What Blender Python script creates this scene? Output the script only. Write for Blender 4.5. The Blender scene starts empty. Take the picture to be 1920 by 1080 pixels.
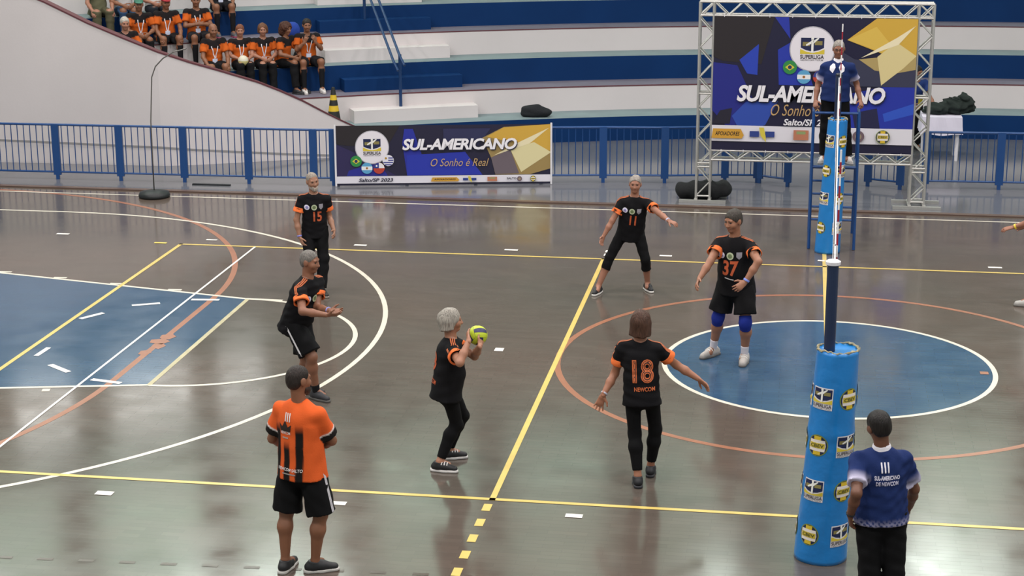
import bpy, bmesh, math, random
import numpy as np
from mathutils import Matrix, Vector

random.seed(7)
SC = bpy.context.scene
COL = SC.collection

# ------------------------------------------------------------------ camera
cam_d = bpy.data.cameras.new('camera'); cam = bpy.data.objects.new('camera', cam_d); COL.objects.link(cam)
cam_d.sensor_width = 36.0; cam_d.lens = 3380.92 / 1920 * 36.0; cam_d.clip_end = 200
CP = Vector((-0.39777, -14.74969, 5.92903)); YAW, PITCH, ROLL = -0.160288, -0.259746, -0.003594
cf = Vector((math.sin(YAW) * math.cos(PITCH), math.cos(YAW) * math.cos(PITCH), math.sin(PITCH)))
cr = cf.cross(Vector((0, 0, 1))).normalized(); cu = cr.cross(cf)
r2 = math.cos(ROLL) * cr + math.sin(ROLL) * cu; u2 = -math.sin(ROLL) * cr + math.cos(ROLL) * cu
m = Matrix((r2, u2, -cf)).transposed().to_4x4(); m.translation = CP
cam.matrix_world = m
SC.camera = cam

# ------------------------------------------------------------------ world, lights, exposure
W = bpy.data.worlds.new('world'); SC.world = W; W.use_nodes = True
bg = W.node_tree.nodes['Background']; bg.inputs[0].default_value = (0.86, 0.97, 0.95, 1); bg.inputs[1].default_value = 0.6
SC.view_settings.view_transform = 'Standard'; SC.view_settings.look = 'None'
SC.view_settings.exposure = -0.2; SC.view_settings.gamma = 1.0; SC.view_settings.use_curve_mapping = False
LAMP_POWER = 360.0
LAMPS = [(x, y) for x in (-15, -9, -3, 3, 9) for y in (-8, -1, 6, 13)]
LAMP_Z = 11.0

# ------------------------------------------------------------------ helpers
def lin(c):
    if isinstance(c, str):
        c = tuple(int(c[i:i + 2], 16) / 255 for i in (0, 2, 4))
    return tuple(v / 12.92 if v <= .04045 else ((v + .055) / 1.055) ** 2.4 for v in c)

MATS = {}
def mat(name, col, rough=.6, metal=0., noise=0., nscale=8., bump=0., bscale=60., spec=.5, vcol=False, emit=0., sheen=0., coat=0.):
    if name in MATS: return MATS[name]
    M = bpy.data.materials.new(name); M.use_nodes = True; nt = M.node_tree; N = nt.nodes; L = nt.links
    b = N['Principled BSDF']; c = lin(col)
    b.inputs['Base Color'].default_value = (*c, 1); b.inputs['Roughness'].default_value = rough
    b.inputs['Metallic'].default_value = metal; b.inputs['Specular IOR Level'].default_value = spec
    if sheen: b.inputs['Sheen Weight'].default_value = sheen
    if coat: b.inputs['Coat Weight'].default_value = coat
    src = None
    if vcol:
        a = N.new('ShaderNodeAttribute'); a.attribute_name = 'print'; src = a.outputs['Color']
    tc = N.new('ShaderNodeTexCoord')
    if noise:
        n = N.new('ShaderNodeTexNoise'); n.inputs['Scale'].default_value = nscale; n.inputs['Detail'].default_value = 5
        L.new(tc.outputs['Object'], n.inputs['Vector'])
        mr = N.new('ShaderNodeMapRange'); mr.inputs[1].default_value = .3; mr.inputs[2].default_value = .7
        mr.inputs[3].default_value = 1 - noise; mr.inputs[4].default_value = 1 + noise
        L.new(n.outputs['Fac'], mr.inputs[0])
        mx = N.new('ShaderNodeVectorMath'); mx.operation = 'SCALE'
        if src: L.new(src, mx.inputs[0])
        else: mx.inputs[0].default_value = c
        L.new(mr.outputs[0], mx.inputs['Scale']); src = mx.outputs[0]
    if src: L.new(src, b.inputs['Base Color'])
    if bump:
        n2 = N.new('ShaderNodeTexNoise'); n2.inputs['Scale'].default_value = bscale; n2.inputs['Detail'].default_value = 3
        L.new(tc.outputs['Object'], n2.inputs['Vector'])
        bp = N.new('ShaderNodeBump'); bp.inputs['Strength'].default_value = bump; bp.inputs['Distance'].default_value = .02
        L.new(n2.outputs['Fac'], bp.inputs['Height']); L.new(bp.outputs[0], b.inputs['Normal'])
    if emit:
        b.inputs['Emission Color'].default_value = (*c, 1); b.inputs['Emission Strength'].default_value = emit
    MATS[name] = M; return M

def obj(name, me, m, parent=None, loc=None, smooth=False):
    if m is not None and len(me.materials) == 0: me.materials.append(m)
    o = bpy.data.objects.new(name, me); COL.objects.link(o)
    if loc is not None: o.location = loc
    if parent is not None: o.parent = parent
    if smooth and len(me.polygons): me.polygons.foreach_set('use_smooth', [True] * len(me.polygons))
    return o
def mesh(vs, fs, name='mesh'):
    me = bpy.data.meshes.new(name); me.from_pydata([tuple(map(float, v)) for v in vs], [], [tuple(map(int, f)) for f in fs]); me.update(); return me
def empty(name, loc):
    o = bpy.data.objects.new(name, None); o.empty_display_size = .2; COL.objects.link(o); o.location = loc; return o
def tag(o, label, cat, group=None):
    o['label'] = label; o['category'] = cat
    if group: o['group'] = group
    return o
def struct(o, label=None):
    o['kind'] = 'structure'
    if label: o['label'] = label
    return o

class MB:
    """collects simple shapes into one mesh"""
    def __init__(s): s.v = []; s.f = []
    def add(s, vs, fs):
        n = len(s.v); s.v += [tuple(v) for v in vs]; s.f += [tuple(i + n for i in f) for f in fs]; return s
    def box(s, a, b):
        x0, y0, z0 = a; x1, y1, z1 = b
        return s.add([(x0, y0, z0), (x1, y0, z0), (x1, y1, z0), (x0, y1, z0), (x0, y0, z1), (x1, y0, z1), (x1, y1, z1), (x0, y1, z1)],
                     [(0, 3, 2, 1), (4, 5, 6, 7), (0, 1, 5, 4), (1, 2, 6, 5), (2, 3, 7, 6), (3, 0, 4, 7)])
    def tube(s, pts, r, n=8, caps=True):
        pts = [Vector(p) for p in pts]; rings = []; up = None
        rr = r if isinstance(r, (list, tuple)) else [r] * len(pts)
        for i, p in enumerate(pts):
            d = (pts[min(i + 1, len(pts) - 1)] - pts[max(i - 1, 0)]).normalized()
            if up is None: up = Vector((0, 0, 1)) if abs(d.z) < .9 else Vector((1, 0, 0))
            a = d.cross(up).normalized(); b = a.cross(d).normalized(); up = b
            rings.append([p + rr[i] * (math.cos(2 * math.pi * k / n) * a + math.sin(2 * math.pi * k / n) * b) for k in range(n)])
        vs = [v for R_ in rings for v in R_]; fs = []
        for i in range(len(rings) - 1):
            for k in range(n):
                fs.append((i * n + k, i * n + (k + 1) % n, (i + 1) * n + (k + 1) % n, (i + 1) * n + k))
        if caps: fs += [tuple(range(n - 1, -1, -1)), tuple((len(rings) - 1) * n + k for k in range(n))]
        return s.add(vs, fs)
    def lathe(s, prof, n=32, c=(0, 0, 0)):
        vs = []; fs = []
        for r, z in prof:
            for k in range(n):
                a = 2 * math.pi * k / n; vs.append((c[0] + r * math.cos(a), c[1] + r * math.sin(a), c[2] + z))
        for i in range(len(prof) - 1):
            for k in range(n):
                fs.append((i * n + k, i * n + (k + 1) % n, (i + 1) * n + (k + 1) % n, (i + 1) * n + k))
        return s.add(vs, fs)
    def strip(s, pts, w, z, closed=False):
        """flat ribbon along ground points"""
        P = [Vector((p[0], p[1])) for p in pts]; L = []; Rr = []; n = len(P)
        for i in range(n):
            a = P[(i - 1) % n] if closed or i > 0 else P[i]; b = P[(i + 1) % n] if closed or i < n - 1 else P[i]
            d = (b - a).normalized(); q = Vector((-d.y, d.x)) * w / 2
            L.append(P[i] + q); Rr.append(P[i] - q)
        vs = [(p.x, p.y, z) for p in L] + [(p.x, p.y, z) for p in Rr]
        fs = []
        for i in range(n if closed else n - 1):
            j = (i + 1) % n; fs.append((n + i, n + j, j, i))
        return s.add(vs, fs)
    def poly(s, pts, z):
        return s.add([(p[0], p[1], z) for p in pts], [tuple(range(len(pts)))])
    def mesh(s, name='mesh'): return mesh(s.v, s.f, name)
    def build(s, name, m, parent=None, loc=None, smooth=False): return obj(name, s.mesh(name), m, parent, loc, smooth)
def arc(cx, cy, r, a0, a1, n=48):
    return [(cx + r * math.cos(math.radians(a0 + (a1 - a0) * i / n)), cy + r * math.sin(math.radians(a0 + (a1 - a0) * i / n))) for i in range(n + 1)]

# ------------------------------------------------------------------ materials of the place
def floor_material(name, base, alt, blend=.5, rough=.2):
    M = bpy.data.materials.new(name); M.use_nodes = True; nt = M.node_tree; N = nt.nodes; L = nt.links; b = N['Principled BSDF']
    tc = N.new('ShaderNodeTexCoord')
    n1 = N.new('ShaderNodeTexNoise'); n1.inputs['Scale'].default_value = .35; n1.inputs['Detail'].default_value = 6; L.new(tc.outputs['Object'], n1.inputs['Vector'])
    cr_ = N.new('ShaderNodeValToRGB'); cr_.color_ramp.elements[0].position = .35; cr_.color_ramp.elements[1].position = .68
    cr_.color_ramp.elements[0].color = (*lin(base), 1); cr_.color_ramp.elements[1].color = (*lin(alt), 1); L.new(n1.outputs['Fac'], cr_.inputs[0])
    br = N.new('ShaderNodeTexBrick'); br.inputs['Scale'].default_value = 1.0; br.offset = .5
    br.inputs['Brick Width'].default_value = .34; br.inputs['Row Height'].default_value = .075; br.inputs['Mortar Size'].default_value = .0015
    br.inputs['Color1'].default_value = (.94, .94, .94, 1); br.inputs['Color2'].default_value = (1.05, 1.05, 1.05, 1); br.inputs['Mortar'].default_value = (.8, .8, .8, 1)
    L.new(tc.outputs['Object'], br.inputs['Vector'])
    mul = N.new('ShaderNodeVectorMath'); mul.operation = 'MULTIPLY'; L.new(cr_.outputs[0], mul.inputs[0]); L.new(br.outputs['Color'], mul.inputs[1])
    L.new(mul.outputs[0], b.inputs['Base Color'])
    n2 = N.new('ShaderNodeTexNoise'); n2.inputs['Scale'].default_value = 2.2; n2.inputs['Detail'].default_value = 6; L.new(tc.outputs['Object'], n2.inputs['Vector'])
    mr = N.new('ShaderNodeMapRange'); mr.inputs[1].default_value = .3; mr.inputs[2].default_value = .7; mr.inputs[3].default_value = rough - .04; mr.inputs[4].default_value = rough + .05
    L.new(n2.outputs['Fac'], mr.inputs[0]); L.new(mr.outputs[0], b.inputs['Roughness'])
    # each wood block lies at a slightly different tilt
    bp = N.new('ShaderNodeBump'); bp.inputs['Strength'].default_value = .12; bp.inputs['Distance'].default_value = .004
    L.new(br.outputs['Color'], bp.inputs['Height']); L.new(bp.outputs[0], b.inputs['Normal'])
    b.inputs['Specular IOR Level'].default_value = .5
    MATS[name] = M; return M
FLOOR = floor_material('varnished parquet', '5f534b', '56514a', rough=.14)
BLUEP = floor_material('blue court paint', '37546f', '344f6a', rough=.15)
YEL = mat('yellow court line', 'd6bb66', .3, noise=.06, nscale=5)
WHT = mat('white court line', 'd9d2c2', .3, noise=.06, nscale=5)
ORG = mat('orange court line', '9c664c', .3, noise=.08, nscale=5)
TAPE = mat('white tape', 'e8e4dc', .5)
TAPEY = mat('yellow tape', 'e0c65a', .5)
BRN = mat('brown paint', '4a3a30', .3)
CONC = mat('polished concrete', '66676b', .14, noise=.08, nscale=1.5)
EDGE = mat('brown wooden kerb', '5e4a40', .35, noise=.1, nscale=6)
WALLW = mat('white painted masonry', 'd0cac9', .75, noise=.035, nscale=.7, bump=.05, bscale=30, spec=.2)
BLUEW = mat('blue painted masonry', '0c3160', .6, noise=.08, nscale=1.2, spec=.12)
TREADG = mat('grey green tread paint', '7d8d90', .6, noise=.07, nscale=2, spec=.2)
TREADM = mat('worn mauve grey tread', '777380', .6, noise=.07, nscale=2, spec=.2)
DKRED = mat('dark red edge paint', '5c2b33', .6)
GREYB = mat('plain grey strip', '8f8c8a', .7)
FENCEB = mat('blue enamel paint', '1b467f', .35)
ALU = mat('raw aluminium', 'bdbbb6', .38, metal=.55, noise=.05, nscale=20)
ROOFM = mat('pale roof sheet', 'a9b0ac', .8)
UPWALL = mat('upper hall wall', '7f8a80', .8)
STEEL = mat('dark painted steel', '3a3f46', .5)

# ------------------------------------------------------------------ floor and markings
floor = struct(MB().box((-26, -17, -.3), (16, 12.42, 0)).build('floor', FLOOR), 'dark varnished parquet sports floor with painted court lines')
def mark(name, mb, m): return mb.build(name, m, floor)
mark('painted_circle', MB().poly(arc(0, 4.5, 1.78, 0, 360, 72)[:-1], .001), BLUEP)
KEY = [(-7.15, 6.26), (-7.15, 2.73), (-12.95, 1.46), (-12.95, 7.53)]
mark('painted_key', MB().poly(KEY, .001), BLUEP)
# orange futsal area and centre circle
mark('court_line', MB().strip(arc(-13.59, 6.2, 6, 90, 0) + arc(-13.59, 2.8, 6, 0, -90), .075, .0015), ORG)
mark('court_line', MB().strip(arc(0, 4.5, 2.97, 0, 360, 96)[:-1], .07, .0015, True), ORG)
# basketball lines
mark('court_line', MB().strip(arc(0, 4.5, 1.79, 0, 360, 96)[:-1], .055, .002, True), WHT)
mark('court_line', MB().strip([(-12.95, 10.75)] + arc(-11.39, 4.5, 6.25, 90, -90, 80) + [(-12.95, -1.75)], .06, .002), WHT)
mark('court_line', MB().strip([KEY[3], KEY[0]], .055, .002), WHT)
mark('court_line', MB().strip([(-7.17, 6.27), (-6.7, 6.26)], .055, .0022), WHT)
mark('court_line', MB().strip([KEY[0], KEY[1]], .055, .0021), mat('faded cream line', 'b5ab86', .35, noise=.15, nscale=4))
mark('court_line', MB().strip([KEY[1], KEY[2]], .055, .002), WHT)
mark('court_line', MB().strip(arc(-7.15, 4.49, 1.77, 90, -90), .055, .002), WHT)
mark('court_line', MB().strip([(-25, 12.08), (15, 12.08)], .05, .002), WHT)
for k in range(4):
    x = -8.2 - .85 * k; y = 6.26 + .219 * (-7.15 - x)
    mark('lane_mark', MB().strip([(x - .1, y + .06), (x + .08, y + .07)], .06, .0022), WHT)
mark('lane_mark', MB().strip([(-8.21, 2.39), (-8.13, 2.41)], .09, .0022), WHT)
# worn patch of the orange line over the blue key
for k, (x, y, w) in enumerate([(-7.57, 4.5, .16), (-7.60, 4.3, .2), (-7.55, 4.12, .14), (-7.61, 3.85, .12)]):
    mark('worn_patch', MB().poly([(x - w * .5, y - .06), (x + w * .3, y - .11), (x + w * .6, y + .02), (x + w * .1, y + .12), (x - w * .6, y + .06)], .003), ORG)
# volleyball lines
for p in ([(-9, .03), (9, .03)], [(-9, 8.97), (9, 8.97)], [(-8.97, 0), (-8.97, 9)], [(8.97, 0), (8.97, 9)], [(-2.97, 0), (-2.97, 9)], [(2.97, 0), (2.97, 9)], [(0, -.2), (0, 9.95)]):
    mark('court_line', MB().strip(p, .055, .003), YEL)
for s in (-1, 1):
    for k in range(5): mark('line_dash', MB().strip([(2.985 * s, -.09 - .35 * k), (2.985 * s, -.25 - .35 * k)], .075, .003), YEL)
    for k in range(2): mark('line_dash', MB().strip([(2.96 * s, 9.15 + .2 * k), (2.96 * s, 9.27 + .2 * k)], .06, .003), TAPE)
mark('tape_line', MB().strip([(-7.88, 8.96), (-7.9, .05), (-7.92, -.5)], .03, .004), TAPE)
for (x0, y0), (x1, y1), w, mm in [((-10.97, 9.33), (-10.78, 9.33), .07, TAPE), ((-9.37, 9.0), (-9.19, 9.0), .06, TAPEY), ((-8.7, 9.28), (-8.54, 9.28), .06, TAPE), ((-6.53, 9.27), (-6.35, 9.27), .07, TAPE),
        ((-4.39, 9.3), (-4.2, 9.3), .07, TAPE), ((-2.23, 9.27), (-2.06, 9.27), .07, TAPE), ((2.15, 9.25), (2.33, 9.25), .07, TAPE), ((-3.72, 4.56), (-3.62, 4.56), .12, TAPE),
        ((-6.52, -.35), (-6.36, -.35), .09, TAPE), ((-4.37, -.27), (-4.23, -.27), .08, TAPE), ((-2.28, -.25), (-2.13, -.25), .08, TAPE), ((-8.48, 5.75), (-8.17, 5.9), .07, TAPE),
        ((-7.84, 6.12), (-7.49, 6.16), .07, TAPE), ((-8.88, 5.08), (-8.7, 5.37), .07, TAPE), ((-8.78, 3.55), (-8.77, 3.88), .06, TAPE), ((-8.49, 3.26), (-8.18, 3.03), .07, TAPE),
        ((-7.83, 2.82), (-7.47, 2.74), .07, TAPE), ((-.09, 9.3), (0, 9.29), .07, TAPE), ((1.63, 4.47), (1.72, 4.47), .1, ORG)]:
    mark('tape_mark', MB().strip([(x0, y0), (x1, y1)], w, .004), mm)
for k in range(24):
    x = -7.75 + .345 * k; y = -1.9 + .018 * (x + 7.75) * 3
    if x < 0: mark('floor_dash', MB().strip([(x - .065, y), (x + .065, y + .006)], .045, .002), BRN)

# walkway behind the court
walk = struct(MB().box((-26, 12.5, -.3), (16, 24, .004)).build('walkway_floor', CONC), 'shiny grey concrete walkway between court and stand')
struct(MB().box((-26, 12.4, -.3), (16, 12.52, .02)).build('trim_1', EDGE), 'brown wooden kerb along the court edge')

# ------------------------------------------------------------------ grandstand: curved steps around a common centre
GX, GY, GR, GD, GH = 3.75, -6.59, 26.5, .8, .45
def gpt(m, x=None, ang=None, k=0.):
    R_ = GR + GD * (m - 1 + k)
    if ang is None: return (x, GY + math.sqrt(R_ * R_ - (x - GX) ** 2))
    return (GX + R_ * math.sin(ang), GY + R_ * math.cos(ang))
stand = struct(empty('grandstand', (0, 18, 0)), 'curved grandstand with alternating blue and white concrete steps')
def gchild(name, mb, m):
    o = mb.build(name, m); o.parent = stand; o.matrix_parent_inverse = Matrix.Translation((0, -18, 0)); return o
ANG = [math.radians(a) for a in np.linspace(-60, 32, 70)]
def shell(r0, r1, z0, z1, angs):
    b = MB(); n = len(angs); vs = []
    for a in angs:
        s, c = math.sin(a), math.cos(a)
        vs += [(GX + r0 * s, GY + r0 * c, z0), (GX + r0 * s, GY + r0 * c, z1), (GX + r1 * s, GY + r1 * c, z1), (GX + r1 * s, GY + r1 * c, z0)]
    fs = []
    for i in range(n - 1):
        for k in range(4): fs.append((4 * i + k, 4 * (i + 1) + k, 4 * (i + 1) + (k + 1) % 4, 4 * i + (k + 1) % 4))
    fs += [(0, 1, 2, 3), tuple(4 * (n - 1) + k for k in (3, 2, 1, 0))]
    return b.add(vs, fs)
NSTEP = 9
def angs(R_):
    lim = next((a for a in ANG if GY + R_ * math.cos(a) > float(np.interp(GX + R_ * math.sin(a), [-30, -16.5, -11.2, -9.65, -8.1], [14.75, 14.75, 14.8, 15.45, 16.2])) and True), ANG[0])
    return [lim + (ANG[-1] - lim) * i / 69 for i in range(70)]
for k in range(NSTEP):
    R0 = GR + GD * (k - 1); z = GH * (k + 1)
    blue = k % 2 == 0; AN = angs(R0)
    gchild('step_riser', shell(R0, R0 + .3, z - GH, z - .001, AN), BLUEW if blue else WALLW)
    gchild('step_tread', shell(R0 + .004, R0 + GD + .05, z - .05, z, AN), TREADG if blue else TREADM)
    if not blue: gchild('step_edge', shell(R0 - .006, R0 + .05, z - .012, z + .003, AN), DKRED)
# half steps of the aisle: (x0, x1, level)
for x0, x1, lv in [(-8.5, -6.38, 0), (-8.85, -6.8, 1), (-9.37, -7.17, 2), (-9.66, -7.67, 3), (-9.9, -8.0, 4), (-12.65, -11.95, 2)]:
    Rr = GR + GD * lv; a0 = math.asin((x0 - GX) / Rr); a1 = math.asin((x1 - GX) / Rr)
    o = gchild('stair_block', shell(Rr - .36, Rr + .02, GH * (lv + 1), GH * (lv + 1.5), [a0 + (a1 - a0) * i / 12 for i in range(13)]), WALLW if lv % 2 == 0 else BLUEW)
# upper wall, clerestory and roof of the hall
RB = GR + GD * (NSTEP - 1)
up = struct(shell(RB, RB + .3, GH * NSTEP, 8.3, ANG).build('wall_far', UPWALL), 'upper wall behind the grandstand')
for k, (a0, z0, z1, w) in enumerate([(3.5, 5.6, 6.6, 1.6), (7.0, 5.6, 6.6, 1.2), (-33, 5.8, 7.2, 1.7), (-37, 5.8, 7.2, 1.2), (-29.5, 5.8, 7.0, 1.0)]):
    a0 = math.radians(a0); d = w / RB / 2
    wn = struct(shell(RB - .04, RB - .01, z0, z1, [a0 - d, a0, a0 + d]).build('window_%d' % (k + 1), mat('daylit window glass', 'f4f7f2', .3, emit=2.6)), 'small daylit window high in the far wall')
for k in range(17):
    a = math.radians(-58 + 5.5 * k)
    gchild('clerestory_post', shell(RB, RB + .35, 8.3, 14.5, [a - .011, a + .011]), STEEL)
for k in range(16):
    a0 = math.radians(-58 + 5.5 * k) + .012; a1 = math.radians(-58 + 5.5 * (k + 1)) - .012; e_ = ((2.0, 2.6, 1.7) if k < 7 else (1.25, 1.6, 1.1) if k < 10 else (1.5, 2.1, 1.7))[k % 3]
    struct(shell(RB + .12, RB + .14, 8.3, 14.5, [a0, (a0 + a1) / 2, a1]).build('window_%d' % (k + 6), mat('daylit clerestory glass %.1f' % e_, 'c9e6d2', .3, emit=e_)), 'tall daylit clerestory pane under the roof')
gchild('clerestory_beam', shell(RB, RB + .3, 10.6, 10.8, ANG), STEEL)
for k, (a0, w) in enumerate([(-41, .9), (-36.8, 1.2), (-33.6, .8), (-30.2, 1.3), (-26.8, .8), (-9.5, .7), (-1.5, .8), (2.2, 1.1), (6, .7)]):  # unseen bright panes, added to make hot spots on the glossy floor
    a0 = math.radians(a0); d = w / RB
    struct(shell(RB + .08, RB + .1, 11.2 + .5 * (k % 3), 13.2 + .3 * (k % 2), [a0 - d, a0, a0 + d]).build('window_%d' % (k + 22), mat('added bright pane', 'f2fbf2', .3, emit=15)), 'unseen bright pane added under the roof for floor hot spots')
roof = struct(MB().box((-34, -22, 14.5), (26, 30.5, 14.7)).build('ceiling', ROOFM), 'pale sheet roof over the hall')
for k, (x, y) in enumerate(LAMPS):  # unseen lamps with fixtures, added to light the hall
    L_ = bpy.data.lights.new('added_lamp', 'AREA'); L_.shape = 'DISK'; L_.size = 1.1; L_.energy = LAMP_POWER; L_.color = (1.0, .94, .93)
    lo = bpy.data.objects.new('added_lamp', L_); COL.objects.link(lo); lo.location = (x, y, LAMP_Z - .02)
    sh = empty('added_ceiling_lamp', (x, y, LAMP_Z)); tag(sh, 'unseen round high bay lamp added above the court to light the hall', 'lamp', 'unseen lamps added under the roof')
    if k == 0:
        me1 = MB().lathe([(.05, .5), (.14, .45), (.2, .3), (.56, .02), (.6, 0), (.58, 0), (.54, .03), (.18, .28), (.01, .3)], 20).mesh(); me2 = MB().tube([(0, 0, .5), (0, 0, 14.5 - LAMP_Z)], .02, 6).mesh()
    obj('lamp_shade', me1, ALU, sh); obj('hanging_rod', me2, STEEL, sh)

# white curved ramp wall in front of the stand
RW = [(-16.5, 14.40, 3.6), (-15, 14.38, 3.35), (-14.0, 14.40, 3.12), (-13.15, 14.42, 2.79), (-12.4, 14.43, 2.44), (-11.8, 14.44, 2.20), (-11.2, 14.46, 1.97), (-10.7, 14.62, 1.78), (-10.25, 14.82, 1.62), (-9.65, 15.1, 1.39), (-9.3, 15.26, 1.22), (-8.95, 15.42, 1.03), (-8.6, 15.6, .80), (-8.3, 15.75, .62), (-8.1, 15.9, .5)]
def ramp_shell(z0f, z1f, off0, off1):
    P = [Vector((p[0], p[1])) for p in RW]; vs = []; fs = []
    for i, p in enumerate(P):
        d = (P[min(i + 1, len(P) - 1)] - P[max(i - 1, 0)]).normalized(); q = Vector((-d.y, d.x))
        a = p + q * off0; b = p + q * off1; z0 = z0f(p.x, RW[i][2]); z1 = z1f(p.x, RW[i][2])
        vs += [(a.x, a.y, z0), (a.x, a.y, z1), (b.x, b.y, z1), (b.x, b.y, z0)]
    n = len(P)
    for i in range(n - 1):
        for k in range(4): fs.append((4 * i + k, 4 * i + (k + 1) % 4, 4 * (i + 1) + (k + 1) % 4, 4 * (i + 1) + k))
    fs += [(3, 2, 1, 0), tuple(4 * (n - 1) + k for k in range(4))]
    return MB().add(vs, fs)
rw = struct(ramp_shell(lambda x, t: 0, lambda x, t: t, 0, .16).build('wall_ramp', WALLW, smooth=False), 'white curved ramp wall sloping down in front of the spectators')
ramp_shell(lambda x, t: t - .012, lambda x, t: t + .015, -.01, .172).build('wall_cap', DKRED, rw)
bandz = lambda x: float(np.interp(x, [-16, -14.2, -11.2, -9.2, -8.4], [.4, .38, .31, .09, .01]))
ramp_shell(lambda x, t: bandz(x), lambda x, t: bandz(x) + .035, -.006, .02).build('grey_strip', GREYB, rw)  # narrow grey strip along the wall, sinking to its base at the right

# ------------------------------------------------------------------ implicit surfaces for people and soft things
def V3(*a): return np.array(a if len(a) == 3 else a[0], float)
def unit(v): v = np.asarray(v, float); return v / max(np.linalg.norm(v), 1e-9)
class Prim:
    __slots__ = ('f', 'lo', 'hi', 'op', 'k')
    def __init__(s, f, lo, hi, op, k): s.f = f; s.lo = lo; s.hi = hi; s.op = op; s.k = k
def cone(a, b, ra, rb, k=.02, op='u', sq=None, f=1., cap0=False, cap1=False):
    a = V3(a); b = V3(b); ba = b - a; l2 = max(ba @ ba, 1e-9); bd = unit(ba)
    def fn(P):
        q = P - a; h = np.clip((q @ ba) / l2, 0, 1); q = q - h[..., None] * ba
        if sq is not None: q = q + (q @ sq)[..., None] * sq * (1 / f - 1)
        d = np.sqrt((q * q).sum(-1)) - (ra + (rb - ra) * h)
        if cap1: d = np.maximum(d, (P - b) @ bd)
        if cap0: d = np.maximum(d, -((P - a) @ bd))
        return d
    r = max(ra, rb); return Prim(fn, np.minimum(a, b) - r, np.maximum(a, b) + r, op, k)
def ell(c, ax, rad, k=.02, op='u'):
    c = V3(c); ax = np.asarray(ax, float); rad = V3(rad)
    def fn(P):
        q = (P - c) @ ax.T / rad; k0 = np.sqrt((q * q).sum(-1)); k1 = np.sqrt(((q / rad) ** 2).sum(-1)); return k0 * (k0 - 1) / np.maximum(k1, 1e-6)
    r = rad.max(); return Prim(fn, c - r, c + r, op, k)
def smin(a, b, k):
    h = np.maximum(k - np.abs(a - b), 0) / k; return np.minimum(a, b) - h * h * k * .25
def combine(D, d, p):
    if p.op == 'u': return smin(D, d, p.k)
    if p.op == 's': return -smin(-D, d, p.k)
    return D
def sdf(prims, cuts, wr, P):
    D = np.full(P.shape[:-1], 1.0)
    for p in prims: D = combine(D, p.f(P), p)
    if wr is not None: D = D + wr(P)
    for p0, n in cuts: D = np.maximum(D, (P - p0) @ n)
    return D
def sdf_mesh(prims, h, cuts=(), wr=None):
    U = [p for p in prims if p.op == 'u']
    lo = np.min([p.lo for p in U], 0) - 3 * h; hi = np.max([p.hi for p in U], 0) + 3 * h
    n = np.ceil((hi - lo) / h).astype(int) + 1
    xs = [lo[i] + h * np.arange(n[i]) for i in range(3)]
    D = np.full(n, 1.0)
    for p in prims:
        mgn = p.k + 2.5 * h
        i0 = np.maximum(((p.lo - mgn - lo) / h).astype(int), 0); i1 = np.minimum(((p.hi + mgn - lo) / h).astype(int) + 2, n)
        if (i1 <= i0).any(): continue
        sl = tuple(slice(a, b) for a, b in zip(i0, i1))
        G = np.stack(np.meshgrid(*[xs[i][sl[i]] for i in range(3)], indexing='ij'), -1)
        D[sl] = combine(D[sl], p.f(G), p)
    if wr is not None or cuts:
        G = np.stack(np.meshgrid(*xs, indexing='ij'), -1)
        if wr is not None: D = D + wr(G)
        for p0, nn in cuts: D = np.maximum(D, (G - p0) @ nn)
    D = np.where(np.abs(D) < 1e-7, 1e-7, D); S = D < 0
    c = np.zeros(n - 1, int)
    for dx in (0, 1):
        for dy in (0, 1):
            for dz in (0, 1): c += S[dx:n[0] - 1 + dx, dy:n[1] - 1 + dy, dz:n[2] - 1 + dz]
    act = (c > 0) & (c < 8); idx = np.full(n - 1, -1); I = np.argwhere(act); idx[act] = np.arange(len(I))
    acc = np.zeros((len(I), 3)); cnt = np.zeros(len(I))
    for ax in range(3):
        o = [k for k in range(3) if k != ax]
        for s0 in (0, 1):
            for s1 in (0, 1):
                A = I.copy(); A[:, o[0]] += s0; A[:, o[1]] += s1; B = A.copy(); B[:, ax] += 1
                da = D[tuple(A.T)]; db = D[tuple(B.T)]; mk = (da < 0) != (db < 0)
                t = np.where(mk, da / np.where(mk, da - db, 1), 0)
                pt = A.astype(float); pt[:, ax] += t
                acc[mk] += pt[mk]; cnt += mk
    Vt = lo + h * acc / cnt[:, None]
    F = []
    for ax in range(3):
        o = [(ax + 1) % 3, (ax + 2) % 3]
        sh = [slice(None)] * 3; sh[ax] = slice(0, n[ax] - 1); s2 = [slice(None)] * 3; s2[ax] = slice(1, n[ax])
        ch = S[tuple(sh)] != S[tuple(s2)]; E_ = np.argwhere(ch)
        E_ = E_[(E_[:, o[0]] > 0) & (E_[:, o[1]] > 0) & (E_[:, o[0]] < n[o[0]] - 1) & (E_[:, o[1]] < n[o[1]] - 1)]
        q = []
        for a, b in ((-1, -1), (0, -1), (0, 0), (-1, 0)):
            C_ = E_.copy(); C_[:, o[0]] += a; C_[:, o[1]] += b; q.append(idx[tuple(C_.T)])
        q = np.stack(q, 1); ins = S[tuple(E_.T)]; q[~ins] = q[~ins][:, ::-1]; F.append(q)
    F = np.concatenate(F); F = F[(F >= 0).all(1)]
    e = h * .25
    for _ in range(2):
        d = sdf(prims, cuts, wr, Vt)
        g = np.stack([sdf(prims, cuts, wr, Vt + e * np.eye(3)[i]) - d for i in range(3)], -1) / e
        g2 = np.maximum((g * g).sum(-1), .3); st = -(d / g2)[:, None] * g
        ln = np.linalg.norm(st, axis=1, keepdims=True); Vt = Vt + st * np.minimum(1, .5 * h / np.maximum(ln, 1e-9))
    return Vt, F
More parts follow.
